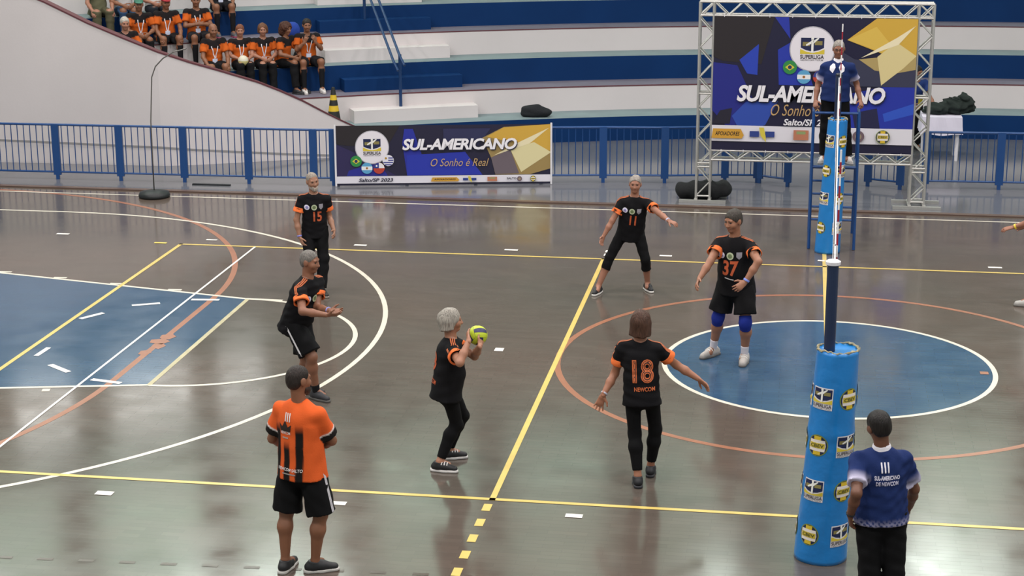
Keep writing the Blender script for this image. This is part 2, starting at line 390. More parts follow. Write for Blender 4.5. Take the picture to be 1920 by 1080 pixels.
def np_mesh(Vt, F, name='mesh'):
    me = bpy.data.meshes.new(name); Vt = np.asarray(Vt, np.float32); F = np.asarray(F, np.int32)
    me.vertices.add(len(Vt)); me.vertices.foreach_set('co', Vt.ravel())
    me.loops.add(F.size); me.loops.foreach_set('vertex_index', F.ravel())
    me.polygons.add(len(F)); me.polygons.foreach_set('loop_start', np.arange(0, F.size, F.shape[1], dtype=np.int32))
    try: me.polygons.foreach_set('loop_total', np.full(len(F), F.shape[1], np.int32))
    except Exception: pass
    me.polygons.foreach_set('use_smooth', np.ones(len(F), bool)); me.update(calc_edges=True); me.validate(); return me
def wrinkle(amp, sc, seed, kz=1.4):
    rs = np.random.RandomState(seed); K = rs.normal(size=(5, 3)) * sc; K[:, 2] *= kz; ph = rs.uniform(0, 6.28, 5)
    def f(P): return amp * np.sin(P @ K.T + ph).sum(-1) / 2.2
    return f
def join(parts):
    Vs, Fs, n = [], [], 0
    for v, f in parts: Vs.append(v); Fs.append(f + n); n += len(v)
    return np.concatenate(Vs), np.concatenate(Fs)

# ------------------------------------------------------------------ flat print: lettering and shapes
_txt = {}
def text_geo(body, bold=0., shear=0., space=1.):
    key = (body, bold, shear, space)
    if key not in _txt:
        cu_ = bpy.data.curves.new('lettering', 'FONT'); cu_.body = body; cu_.size = 1; cu_.offset = bold; cu_.shear = shear; cu_.space_character = space
        cu_.resolution_u = 3; o = bpy.data.objects.new('lettering', cu_); COL.objects.link(o)
        dg = bpy.context.evaluated_depsgraph_get(); me = o.evaluated_get(dg).to_mesh()
        v = np.array([tuple(x.co) for x in me.vertices])[:, :2]; f = [tuple(p.vertices) for p in me.polygons]
        o.evaluated_get(dg).to_mesh_clear(); bpy.data.objects.remove(o); bpy.data.curves.remove(cu_)
        v = v - (v.min(0) + v.max(0)) / 2; _txt[key] = (v, f)
    return _txt[key]
def text_fit(body, w, h, **kw):
    v, f = text_geo(body, **kw); s = v.max(0) - v.min(0); return v * np.array([w / s[0], h / s[1]]), f
def disc(r, n=24, rx=None): return np.array([(r * math.cos(2 * math.pi * k / n), (rx or r) * math.sin(2 * math.pi * k / n)) for k in range(n)]), [tuple(range(n))]
def rect(w, h): return np.array([(-w / 2, -h / 2), (w / 2, -h / 2), (w / 2, h / 2), (-w / 2, h / 2)]), [(0, 1, 2, 3)]
def shp(*p): return np.array(p, float), [tuple(range(len(p)))]
def moved(g, x, y): return g[0] + np.array([x, y]), g[1]
def merge2(*gs):
    vs, fs, n = [], [], 0
    for v, f in gs: vs.append(v); fs += [tuple(i + n for i in q) for q in f]; n += len(v)
    return np.concatenate(vs), fs
def subdivide2(g, step):
    v, f = g; bm = bmesh.new(); bv = [bm.verts.new((x, y, 0)) for x, y in v]
    for q in f:
        try: bm.faces.new([bv[i] for i in q])
        except ValueError: pass
    for ax in (0, 1):
        lo, hi = v[:, ax].min(), v[:, ax].max(); t = math.ceil(lo / step) * step
        while t < hi:
            co = [0, 0, 0]; no = [0, 0, 0]; co[ax] = t; no[ax] = 1
            bmesh.ops.bisect_plane(bm, geom=bm.verts[:] + bm.edges[:] + bm.faces[:], plane_co=co, plane_no=no, dist=1e-6); t += step
    bm.verts.index_update(); V_ = np.array([tuple(x.co) for x in bm.verts])[:, :2]; F_ = [tuple(x.index for x in q.verts) for q in bm.faces]; bm.free(); return V_, F_
def on_surface(fn, a, U, Vv, n, g, off=.004, step=.03, reach=.45):
    """wrap a flat print around the surface fn=0, looking from outside along -n"""
    v, f = subdivide2(g, step); P = a + v[:, :1] * U + v[:, 1:] * Vv + n * reach; t = np.zeros(len(P))
    for _ in range(40): t = np.minimum(t + np.clip(fn(P - t[:, None] * n), -.05, .05) * .8, reach * 1.6)
    return P - t[:, None] * n + n * off, f
def ribbon_on(fn, pts, w, nrm, off=.004):
    """narrow band along points, pressed on the surface fn=0"""
    P = np.array(pts, float)
    e = .004
    def press(Q):
        for _ in range(8):
            d = fn(Q); g = np.stack([fn(Q + e * np.eye(3)[i]) - d for i in range(3)], -1) / e
            g /= np.maximum(np.linalg.norm(g, axis=1, keepdims=True), 1e-6); Q = Q - np.clip(d, -.03, .03)[:, None] * g * .9
        return Q, g
    P, g = press(P); T = np.gradient(P, axis=0); T /= np.maximum(np.linalg.norm(T, axis=1, keepdims=True), 1e-6)
    S_ = np.cross(T, g); S_ /= np.maximum(np.linalg.norm(S_, axis=1, keepdims=True), 1e-6)
    L_, gl = press(P + S_ * w / 2); R_, gr = press(P - S_ * w / 2)
    vs = np.concatenate([L_ + gl * off, R_ + gr * off]); n = len(P)
    return vs, [(i, i + 1, n + i + 1, n + i) for i in range(n - 1)]

# ------------------------------------------------------------------ people
CLOTH = lambda c, r=.85: mat('cloth ' + c, c, r, bump=.1, bscale=90, spec=.2)
VCLOTH = mat('printed cloth', 'ffffff', .85, vcol=True, bump=.1, bscale=90, spec=.2)
SKIN = lambda c: mat('skin ' + c, c, .5, noise=.05, nscale=14)
def HAIRM(c):
    nm = 'hair ' + c
    if nm in MATS: return MATS[nm]
    M = mat(nm, c, .55, noise=.45, nscale=1., bump=.6, bscale=1., spec=.3); nt = M.node_tree; tc = next(n for n in nt.nodes if n.type == 'TEX_COORD')
    mp = nt.nodes.new('ShaderNodeMapping'); mp.inputs['Scale'].default_value = (110, 110, 14); nt.links.new(tc.outputs['Object'], mp.inputs['Vector'])
    for n in nt.nodes:
        if n.type == 'TEX_NOISE': nt.links.new(mp.outputs[0], n.inputs['Vector'])
    return M
RUB = lambda c: mat('shoe ' + c, c, .55, noise=.05, nscale=30)
PRINT = lambda c: mat('print ' + c, c, .7)

def head_frame(J):
    s = J['H'] / 1.75; top = V3(J['top']); neck = V3(J['neck']); hu = unit(top - neck); a = math.radians(J['hfa'])
    hf = V3(math.cos(a), math.sin(a), J.get('look', -.08)); hf = unit(hf - (hf @ hu) * hu); hr = np.cross(hf, hu)
    return s, top - .118 * s * hu, np.array([hr, hf, hu])

def make_person(J, sp, hb=.011, hh=.006, hd=.0045, hg=.011):
    s = J['H'] / 1.75; g_ = sp.get('girth', 1.); P = {k: V3(v) for k, v in J.items() if isinstance(v, (tuple, list, np.ndarray))}
    fa = math.radians(J['fa']); fw = V3(math.cos(fa), math.sin(fa), 0); rt = V3(math.sin(fa), -math.cos(fa), 0)
    gz = min(P['AL'][2], P['AR'][2]) - .09 if 'gz' not in J else J['gz']
    base = V3((P['AL'][0] + P['AR'][0]) / 2, (P['AL'][1] + P['AR'][1]) / 2, gz) if not sp.get('seated') else V3(P['pel'][0], P['pel'][1], P['pel'][2] - .1)
    for k in P: P[k] = P[k] - base
    gz = gz - base[2]
    pel, neck = P['pel'], P['neck']; up_ = unit(neck - pel); sh = unit(P['SR'] - P['SL']); tf = unit(np.cross(up_, sh))
    if tf @ fw < 0: tf = -tf
    T = lambda t, f=0.: pel + up_ * (t * s) + tf * (f * s)
    hs, hc, HA = head_frame(dict(J, top=tuple(P['top']), neck=tuple(neck)))
    X = lambda r, f, u: hc + hs * (r * HA[0] + f * HA[1] + u * HA[2])
    # --- body
    B = [cone(T(-.02), T(.12), .13 * s * g_, .12 * s * g_, .04, sq=tf, f=.72), cone(T(.12), T(.34), .12 * s * g_, .145 * s, .04, sq=tf, f=.68),
         cone(T(.34), T(.44), .145 * s, .09 * s, .05, sq=tf, f=.62), cone(T(.42), X(0, -.02, -.07), .058 * s, .052 * s, .03)]
    for k in 'LR':
        S_, E_, Wr, Hp, K_, A_ = (P[c + k] for c in 'SEWHKA')
        B += [cone(T(.44), S_, .055 * s, .048 * s, .04), cone(S_, E_, .05 * s * g_, .039 * s, .03), cone(E_, E_ + .4 * (Wr - E_), .039 * s, .04 * s, .02), cone(E_ + .4 * (Wr - E_), Wr, .04 * s, .026 * s, .02)]
        sd = unit(A_ - K_); bk = -fw - (-fw @ sd) * sd
        cm = K_ + .32 * (A_ - K_) + bk * .018 * s
        B += [cone(Hp, K_, .068 * s * g_, .052 * s, .04), cone(K_, cm, .05 * s, .058 * s, .05), cone(cm, A_ + .0 * bk, .058 * s, .034 * s, .04), cone(A_, A_ + fw * .09 * s - V3(0, 0, .035 * s), .036 * s, .03 * s, .02)]
    parts = [sdf_mesh(B, hb)]
    Hd = [ell(X(0, -.012, .03), HA, V3(.077, .097, .088) * hs, .02), ell(X(0, .02, -.035), HA, V3(.061, .07, .083) * hs, .035), ell(X(0, .058, -.092), HA, V3(.028, .026, .024) * hs, .025),
          cone(X(0, .088, .01), X(0, .107, -.03), .007 * hs, .012 * hs, .015), ell(X(0, .098, -.036), HA, V3(.017, .014, .010) * hs, .01),
          cone(X(-.038, .078, .024), X(.038, .078, .024), .011 * hs, .011 * hs, .015), ell(X(0, .082, -.06), HA, V3(.024, .012, .006) * hs, .006), ell(X(0, .081, -.071), HA, V3(.02, .012, .006) * hs, .006),
          ell(X(.036, .06, -.03), HA, V3(.028, .026, .026) * hs, .03), ell(X(-.036, .06, -.03), HA, V3(.028, .026, .026) * hs, .03),
          ell(X(.079, -.008, -.008), HA, V3(.010, .024, .032) * hs, .012), ell(X(-.079, -.008, -.008), HA, V3(.010, .024, .032) * hs, .012), cone(X(0, -.02, -.05), neck - up_ * .02, .052 * s, .06 * s, .03)]
    Hd += [ell(X(.031, .096, .004), HA, V3(.015, .012, .010) * hs, .012, 's'), ell(X(-.031, .096, .004), HA, V3(.015, .012, .010) * hs, .012, 's')]
    parts.append(sdf_mesh(Hd, hh))
    hands = {}
    for k in 'LR':
        Wr, Ft, E_ = P['W' + k], P['F' + k], P['E' + k]; d = unit(Ft - Wr); inn = sp.get('palm' + k)
        n = V3(inn) if inn is not None else (pel + up_ * .2 - Wr) * V3(1, 1, .1)
        n = unit(n - (n @ d) * d); t = np.cross(d, n) * (1 if k == 'R' else -1); curl = sp.get('curl' + k, .35); spread = sp.get('spread' + k, .12)
        Q = [cone(Wr - d * .02, Wr + d * .02 * s, .026 * s, .028 * s, .015, sq=n, f=.75), cone(Wr + d * .03 * s, Wr + d * .082 * s, .034 * s, .041 * s, .015, sq=n, f=.42)]
        for j, (o, ln) in enumerate([(.029, .070), (.010, .078), (-.010, .072), (-.028, .056)]):
            p0 = Wr + d * (.085 - .004 * abs(j - 1)) * s + t * o * s; dd = unit(d + t * spread * (1.2 - .8 * j)); an = 0.
            for q in range(3):
                an += curl * (.55 if q == 0 else 1.); v = math.cos(an) * dd + math.sin(an) * n; L_ = ln * s * (.44, .32, .24)[q]
                Q.append(cone(p0, p0 + v * L_, (.0092 - .0008 * q) * s, (.0086 - .001 * q) * s, .004)); p0 = p0 + v * L_
        p0 = Wr + d * .028 * s + t * .026 * s + n * .006; v = unit(d * .62 + t * .75 + n * .25); p1 = p0 + v * .042 * s; p2 = p1 + unit(d * .85 + t * .4 + n * .35) * .034 * s
        Q += [cone(p0, p1, .0135 * s, .011 * s, .012), cone(p1, p2, .0105 * s, .008 * s, .005)]
        parts.append(sdf_mesh(Q, hd)); hands[k] = (Wr, d, n, t)
    body = obj('person', np_mesh(*join(parts)), SKIN(sp['skin']), None, base)
    R = {'body': body, 'base': base}
    # --- face
    if sp.get('face', True):
        for sx in (-1, 1):
            vv, ff = sdf_mesh([ell(X(.031 * sx, .080, .004), HA, V3(.0125, .0115, .008) * hs)], .004); obj('eye', np_mesh(vv, ff), mat('eye dark', '2a2220', .25), body)
            vv, ff = sdf_mesh([cone(X(.015 * sx, .091, .024), X(.046 * sx, .080, .026), .0045 * hs, .003 * hs)], .0035); obj('eyebrow', np_mesh(vv, ff), HAIRM(sp.get('brow', sp['hair'][1])), body)
        vv, ff = sdf_mesh([ell(X(0, .0885, -.0655), HA, V3(.021, .007, .0045) * hs)], .0035); obj('mouth', np_mesh(vv, ff), SKIN(sp.get('lip', '8a4f45')), body)
    # --- hair
    st, hcol = sp['hair'][:2]; hw = wrinkle(.002, 60, 3, .3); nf = V3(0, .8, -.6)
    cutp = lambda off: (X(0, .8 * off, -.6 * off), HA.T @ nf)
    if st == 'short':
        Q = [ell(X(0, -.014, .033), HA, V3(.084, .103, .092) * hs, .02), ell(X(0, -.05, -.02), HA, V3(.07, .055, .06) * hs, .03)]
        hr_ = sdf_mesh(Q, hh, [cutp(sp.get('hairline', .03)), (X(0, 0, -.062), -HA[2])], hw)
    elif st == 'cropped':
        Q = [ell(X(0, -.012, .03), HA, V3(.0795, .0995, .0905) * hs, .02), ell(X(0, -.05, -.02), HA, V3(.066, .052, .06) * hs, .03)]
        hr_ = sdf_mesh(Q, hh, [cutp(sp.get('hairline', .024)), (X(0, 0, -.065), -HA[2])])
    elif st == 'bob':
        dl = sp['hair'][2]
        Q = [ell(X(0, -.02, .025), HA, V3(.097, .112, .104) * hs, .03), cone(X(.055, -.02, -.01), X(.068, -.015, -dl), .045 * hs, .036 * hs, .03, cap1=True), cone(X(-.055, -.02, -.01), X(-.068, -.015, -dl), .045 * hs, .036 * hs, .03, cap1=True),
             cone(X(0, -.055, 0), X(0, -.07, -dl - .02), .07 * hs, .05 * hs, .04, cap1=True), cone(X(.035, -.06, -.02), X(.05, -.06, -dl - .012), .05 * hs, .045 * hs, .03, cap1=True), cone(X(-.035, -.06, -.02), X(-.05, -.06, -dl - .012), .05 * hs, .045 * hs, .03, cap1=True)]
        Q.append(ell(X(0, .11, -.05), HA, V3(.056, .09, .115) * hs, .02, 's'))
        hr_ = sdf_mesh(Q, hh, [], wrinkle(.0035, 75, 5, .12))
    elif st == 'cap':
        Q = [ell(X(0, -.01, .045), HA, V3(.087, .104, .082) * hs, .02), ell(X(0, .105, .055), HA, V3(.07, .075, .012) * hs, .015)]
        hr_ = sdf_mesh(Q, hh, [(X(0, 0, .035), -HA[2])])
    elif st == 'curly':
        Q = [ell(X(0, -.02, .03), HA, V3(.12, .125, .115) * hs, .03), ell(X(0, -.06, -.06), HA, V3(.115, .085, .1) * hs, .04)]; Q.append(ell(X(0, .12, -.04), HA, V3(.06, .09, .1) * hs, .02, 's'))
        hr_ = sdf_mesh(Q, hh, [], wrinkle(.006, 70, 6, .9))
    else: hr_ = None
    if hr_ is not None: obj('cap' if st == 'cap' else 'hair', np_mesh(*hr_), CLOTH(hcol) if st == 'cap' else HAIRM(hcol), body)
    if sp.get('beard'):
        Q = [ell(X(0, .03, -.075), HA, V3(.064, .07, .055) * hs, .02), ell(X(0, .075, -.105), HA, V3(.032, .03, .034) * hs, .02)]
        Q += [ell(X(0, .10, -.055), HA, V3(.026, .03, .016) * hs, .01, 's')]
        obj('beard', np_mesh(*sdf_mesh(Q, hh, [(X(0, 0, -.052), HA[2]), (X(0, .02, 0), -HA[1])], hw)), HAIRM(sp['beard']), body)
    if sp.get('glasses'):
        b_ = MB()
        for sx in (-1, 1):
            b_.tube([tuple(X(.032 * sx + .022 * math.cos(a), .1, .003 + .016 * math.sin(a))) for a in np.linspace(0, 6.283, 13)], .0022, 5); b_.tube([tuple(X(.054 * sx, .1, .005)), tuple(X(.082 * sx, .0, .005))], .002, 5)
        b_.tube([tuple(X(-.01, .102, .006)), tuple(X(.01, .102, .006))], .002, 5); b_.build('eyeglasses', mat('black frame', '18181a', .3), body)
    # --- shirt
    sc_ = sp['shirt']; lo_ = sc_.get('loose', .018); rr = lambda r: r * s * g_ + lo_ * s; hem = sc_.get('hem', -.10)
    Q = [cone(T(hem - .05), T(.12), rr(.178), rr(.14), .05, sq=tf, f=.78), cone(T(.12), T(.33), rr(.14), rr(.145), .05, sq=tf, f=.74), cone(T(.33), T(.43), rr(.145), .085 * s, .05, sq=tf, f=.66)]
    if sc_.get('belly'): Q.append(ell(T(.12, .05), [rt, tf, up_], V3(.14, .11, .16) * s * g_, .06))
    fr = sc_.get('sleeve', .6); cw = sc_.get('cuff_w', .065); slv = {}
    for k in 'LR':
        S_, E_ = P['S' + k], P['E' + k]; Q.append(cone(T(.44), S_, .062 * s, .062 * s, .05)); en = S_ + (E_ - S_) * fr
        Q.append(cone(S_, en - unit(E_ - S_) * (.03 if sc_.get('cuff') else 0) * s, .062 * s * g_ ** .5, .073 * s * g_ ** .5, .03, cap1=True)); slv[k] = (S_, en, unit(E_ - S_))
    Q.append(cone(neck + up_ * .0, X(0, 0, -.06), .055 * s, .075 * s, .012, 's'))
    cuts = [(T(hem), -up_)]; wr_ = wrinkle(.0045 * s, 26, sp.get('seed', 1)); fn = lambda A: sdf(Q, cuts, wr_, A); 
    sv, sf = sdf_mesh(Q, hg, cuts, wr_); sme = np_mesh(sv, sf)
    col = sc_['col']
    if callable(col):
        loc = np.stack([(sv - pel) @ sh, (sv - pel) @ tf, (sv - pel) @ up_], -1) / s
        armt = np.max([np.where((((sv - slv[k][0]) @ slv[k][2]) > .0) & (np.linalg.norm(sv - slv[k][0] - ((sv - slv[k][0]) @ slv[k][2])[:, None] * slv[k][2], axis=1) < .1 * s), ((sv - slv[k][0]) @ slv[k][2]) / np.linalg.norm(slv[k][1] - slv[k][0]), 0) for k in 'LR'], 0)
        C_ = np.ones((len(sv), 4), np.float32); C_[:, :3] = col(loc, armt); at = sme.color_attributes.new('print', 'FLOAT_COLOR', 'POINT'); at.data.foreach_set('color', C_.ravel())
    shirt = obj('shirt', sme, VCLOTH if callable(col) else CLOTH(col), body); R['shirt'] = shirt
    if sc_.get('cuff'):
        for k in 'LR':
            S_, en, d = slv[k]; q0 = en - d * cw * s; ra_ = .062 + .012 * (1 - cw * s / np.linalg.norm(en - S_))
            rb_ = .074 * s * g_ ** .5; vv, ff = sdf_mesh([cone(q0, en, ra_ * s * g_ ** .5 + .003, rb_ + .003, .01, cap0=True, cap1=True), cone(en - d * .028 * s, en + d * .03, rb_ - .008, rb_ - .008, .002, 's')], .0055, [], wr_); obj('sleeve_cuff', np_mesh(vv, ff), CLOTH(sc_['cuff']), shirt)
    if sc_.get('stripes'):
        for k in 'LR':
            S_, en, d = slv[k]; ns = T(.45) + (S_ - T(.45)) * .25; os_ = unit(np.cross(S_ - neck, tf)); os_ = os_ if os_[2] > 0 else -os_
            for j in (-1, 0, 1):
                o = tf * j * .019 * s
                pts = [a + o + os_ * .07 * s for a in np.linspace(ns, S_, 7)] + [a + o + (unit(os_ - (os_ @ d) * d) * .5 + unit((S_ - neck) - ((S_ - neck) @ d) * d) * .5) * .085 * s for a in np.linspace(S_, en - d * cw * s, 8)[1:]]
                vv, ff = ribbon_on(fn, pts, .011 * s, None); obj('shoulder_stripe', mesh(vv, ff), PRINT(sc_['stripes']), shirt)
    if sc_.get('collar'):
        cpl = [cone(T(.435), T(.51), .09 * s, .07 * s, .01)]; vv, ff = sdf_mesh(cpl + [cone(T(.42), T(.58), .045 * s, .06 * s, .005, 's')], .008); obj('collar', np_mesh(vv, ff), CLOTH(sc_['collar']), shirt)
        fnc = lambda A: np.minimum(fn(A), cpl[0].f(A))
        for sx in (-1, 1):
            vs, ff = on_surface(fnc, T(.42), np.cross(up_, tf), up_, tf, shp((.022 * sx, .012), (.035 * sx, .055), (.065 * sx, .06), (.1 * sx, .02), (.1 * sx, -.03), (.055 * sx, -.065)), .010, .02)
            obj('collar_point', mesh(vs, ff), CLOTH(sc_['collar']), shirt)
    elif sc_.get('neckband'):
        vv, ff = sdf_mesh([cone(T(.425), T(.452), .072 * s, .066 * s, .01), cone(T(.40), T(.52), .055 * s, .056 * s, .004, 's')], .008); obj('neckband', np_mesh(vv, ff), CLOTH(sc_['neckband']), shirt)
    for dname, side, u, v, geo, dcol in sc_.get('prints', []):
        n = tf * (1 if side == 'front' else -1); U = np.cross(up_, n); vs, ff = on_surface(fn, T(v), U, up_, n, (geo[0] * s + np.array([u * s, 0]), geo[1]), .004 if dname != 'print_detail' else .006)
        obj(dname, mesh(vs, ff), PRINT(dcol), shirt)
    if sp.get('lanyard'):
        for sx in (-1, 1):
            pts = [T(.42 - .24 * t, .2) + sh * sx * (.065 - .055 * t) * s for t in np.linspace(0, 1, 9)]; vv, ff = ribbon_on(fn, pts, .016, None, .006); obj('lanyard', mesh(vv, ff), PRINT('e4e0e6'), shirt)
        vs, ff = on_surface(fn, T(.13), np.cross(up_, tf), up_, tf, rect(.09, .075), .010); obj('name_badge', mesh(vs, ff), PRINT('d5dcf0'), shirt)
    # --- trousers
    bt = sp['bottom']; kind = bt['kind']; lo2 = {'shorts': .03, 'pants': .022, 'legging': .008, 'capri': .01}[kind]
    Q2 = [cone(T(-.04), T(.10), .142 * s * g_ + lo2 * .4 * s, .128 * s * g_ + .01 * s, .04, sq=tf, f=.78)]
    for k in 'LR':
        Hp, K_, A_ = P['H' + k], P['K' + k], P['A' + k]; Hq = Hp + up_ * .0
        sd = unit(A_ - K_); bk = -fw - (-fw @ sd) * sd; cm = K_ + .32 * (A_ - K_) + bk * .018 * s
        if kind == 'shorts':
            L_ = bt.get('len', .82); en = Hp + (K_ - Hp) * L_; Q2.append(cone(Hp, en, .08 * s * g_ + lo2 * .4 * s, .088 * s * g_ ** .5 + lo2 * s, .035, cap1=True))
        else:
            Q2.append(cone(Hp, K_, .076 * s * g_ + lo2 * s, .056 * s + lo2 * s, .035))
            if kind == 'capri':
                en = K_ + (A_ - K_) * bt.get('len', .35); Q2.append(cone(K_, en, .056 * s + lo2 * s, .058 * s + lo2 * s, .02, cap1=True))
            else:
                en = K_ + (A_ - K_) * bt.get('len', .92); Q2 += [cone(K_, cm, .054 * s + lo2 * s, .057 * s + lo2 * s, .03), cone(cm, en, .057 * s + lo2 * s, (.040 if kind == 'legging' else .05) * s + lo2 * s, .03, cap1=True)]
    bv, bf = sdf_mesh(Q2, hg, [(T(bt.get('waist', .12 if sp.get('seated') else .02)), up_)], wrinkle(.004 * s if kind != 'legging' else .0015, 24, sp.get('seed', 1) + 9))
    bot = obj({'shorts': 'shorts', 'pants': 'trousers', 'legging': 'leggings', 'capri': 'capri_leggings'}[kind], np_mesh(bv, bf), CLOTH(bt['col']), body); R['bottom'] = bot
    if bt.get('side'):
        fn2 = lambda A: sdf(Q2, [], None, A)
        for k, sg in (('L', -1), ('R', 1)):
            Hp, K_ = P['H' + k], P['K' + k]
            for j in (-1, 0, 1):
                pts = [Hp - up_ * .03 + (K_ - Hp) * t * (bt.get('len', .82) - .06) * .98 + rt * sg * .16 * s + fw * j * .013 * s for t in np.linspace(0, 1, 12)]; vv, ff = ribbon_on(fn2, pts, .008 * s, None); obj('side_stripe', mesh(vv, ff), PRINT(bt['side']), bot)
    # --- feet
    for k in 'LR':
        A_, K_ = P['A' + k], P['K' + k]; fd = math.radians(sp.get('toe' + k, J['fa'])); d = V3(math.cos(fd), math.sin(fd), 0); sd = np.cross(d, V3(0, 0, 1)); z0 = A_[2] - .09 if sp.get('seated') or sp.get('lift' + k) else gz
        b0 = V3(A_[0], A_[1], z0); Z = V3(0, 0, 1); ft = s * sp.get('foot', 1.)
        if sp.get('barefoot'): continue
        U_ = [cone(b0 - d * .05 * ft + Z * .045, b0 + d * .05 * ft + Z * .05, .04 * ft, .043 * ft, .03), cone(b0 + d * .05 * ft + Z * .045, b0 + d * .155 * ft + Z * .032, .044 * ft, .033 * ft, .03), cone(b0 + Z * .05 - d * .015, b0 + Z * .095 - d * .012, .044 * ft, .042 * ft, .03, cap1=True)]
        shoe = obj('shoe', np_mesh(*sdf_mesh(U_, hg * .75, [(b0 + Z * .016, -Z)])), RUB(sp['shoe'][0]), body)
        So = [cone(b0 - d * .055 * ft + Z * .01, b0 + d * .05 * ft + Z * .01, .044 * ft, .047 * ft, .02), cone(b0 + d * .05 * ft + Z * .01, b0 + d * .16 * ft + Z * .012, .048 * ft, .037 * ft, .02)]
        obj('sole', np_mesh(*sdf_mesh(So, hg * .75, [(b0 + Z * .026, Z), (b0 + Z * .001, -Z)])), RUB(sp['shoe'][1]), shoe)
        if len(sp['shoe']) > 2:
            for j in range(3):
                a = b0 + d * (.03 + .028 * j) * ft; pts = [a + sd * t * .045 * ft + Z * .2 for t in np.linspace(-.8, .8, 7)]; fs_ = lambda A: sdf(U_, [], None, A)
                vv, ff = ribbon_on(fs_, [a + sd * t * .04 * ft + Z * (.095 - .03 * t * t) for t in np.linspace(-.9, .9, 7)], .009, None); obj('lace', mesh(vv, ff), RUB(sp['shoe'][2]), shoe)
        if sp.get('sock'):
            ln = sp.get('sock_len', .3); en = A_ + (K_ - A_) * ln; vv, ff = sdf_mesh([cone(A_ - Z * .03, en, .039 * s, (.043 if ln < .45 else .06) * s, .02, cap1=True)], hg * .8); obj('sock', np_mesh(vv, ff), CLOTH(sp['sock']), body)
        if sp.get('kneepad'):
            sdn = unit(K_ - P['H' + k]); se = unit(A_ - K_)
            vv, ff = sdf_mesh([cone(K_ - sdn * .075 * s, K_, .066 * s, .067 * s, .02, cap0=True), cone(K_, K_ + se * .085 * s, .067 * s, .06 * s, .02, cap1=True), ell(K_ + fw * .035 * s, [rt, fw, V3(0, 0, 1)], V3(.05, .04, .07) * s, .03)], hg * .8); obj('knee_pad', np_mesh(vv, ff), CLOTH(sp['kneepad']), body)
    for k, c in sp.get('bands', {}).items():
        Wr, d, n, t = hands[k]; a = Wr - d * .0; e_ = unit(P['E' + k] - Wr); b_ = MB(); q1 = np.cross(e_, n); q1 = unit(q1); q2 = np.cross(q1, e_)
        vv, ff = sdf_mesh([cone(Wr + e_ * .012, Wr + e_ * (.035 if c[1] == 'w' else .028), .0335 * s, .0345 * s, .004, cap0=True, cap1=True)], .005); obj('wristband', np_mesh(vv, ff), mat('band ' + c[0], c[0], .4), body)
    R.update(P=P, T=T, X=X, up=up_, tf=tf, sh=sh, hands=hands, s=s)
    return R

# ------------------------------------------------------------------ logos used on banners and pads (unit size, y up)
def logo_square(back='e6e2e4'):
    fig = merge2(rect(.09, .52), moved(disc(.06, 10), 0, .30), shp((-.05, .2), (-.26, .06), (-.24, .0), (-.02, .10)), shp((.02, .2), (.22, .34), (.26, .30), (.05, .10)))
    L_ = [] if back is None else [(rect(1, 1), back)]
    L_ += [(shp((-.46, .45), (-.46, .05), (-.25, -.05), (0, -.1), (.25, -.05), (.46, .05), (.46, .45)), '16204a'), (moved(rect(.3, .16), -.24, .2), '8a7f4a'), (moved(rect(.3, .16), .24, .24), '8a7f4a'), (moved(fig, 0, .12), 'f0efe8'),
           (shp((-.48, .0), (-.25, -.1), (0, -.16), (.25, -.1), (.48, .0), (.48, -.2), (-.48, -.2)), 'd8c13c'), (moved(text_fit('SUPERLIGA', .94, .16, bold=.02), 0, -.31), '3a3236'), (moved(text_fit('NEWCOM TOUR', .9, .06), 0, -.44), '4a4448')]
    return L_
def logo_round():
    return [(disc(.5, 28), '7d8a34'), (disc(.455, 28), '1a2244'), (shp((-.17, -.43), (.17, -.43), (.17, .43), (-.17, .43)), 'd9b92e'), (shp((-.36, -.26), (.36, -.26), (.40, 0), (.36, .26), (-.36, .26), (-.40, 0)), 'e8e0d8'), (rect(.72, .24), 'c9b23a'), (text_fit('CBEV', .62, .16, bold=.02), '4a4a20')]
def flag(kind):
    c = disc(.5, 22)
    if kind == 'br': return [(c, '2f8a45'), (shp((-.34, 0), (0, -.24), (.34, 0), (0, .24)), 'd8c640'), (disc(.14, 14), '22305e')]
    if kind == 'ar': return [(c, '5aa2cc'), (shp((-.47, -.16), (.47, -.16), (.47, .16), (-.47, .16)), 'ececec'), (disc(.1, 10), 'a0682c')]
    if kind == 'cl': return [(c, 'b8402f'), (shp((0, 0), (.5, 0), (.42, .27), (.25, .43), (0, .5)), 'ece8ea'), (shp((-.5, 0), (0, 0), (0, .5), (-.25, .43), (-.42, .27)), '2b3f8a'), (moved(disc(.08, 8), -.2, .2), 'ffffff')]
    return [(c, 'e8e6ee')] + [(moved(rect(w, .1), x, y), '3a3f8e') for w, x, y in ((.42, .22, .22), (.46, .23, .02), (.86, 0, -.18), (.6, 0, -.38))] + [(moved(disc(.1, 8), -.2, .2), 'b08a30')]

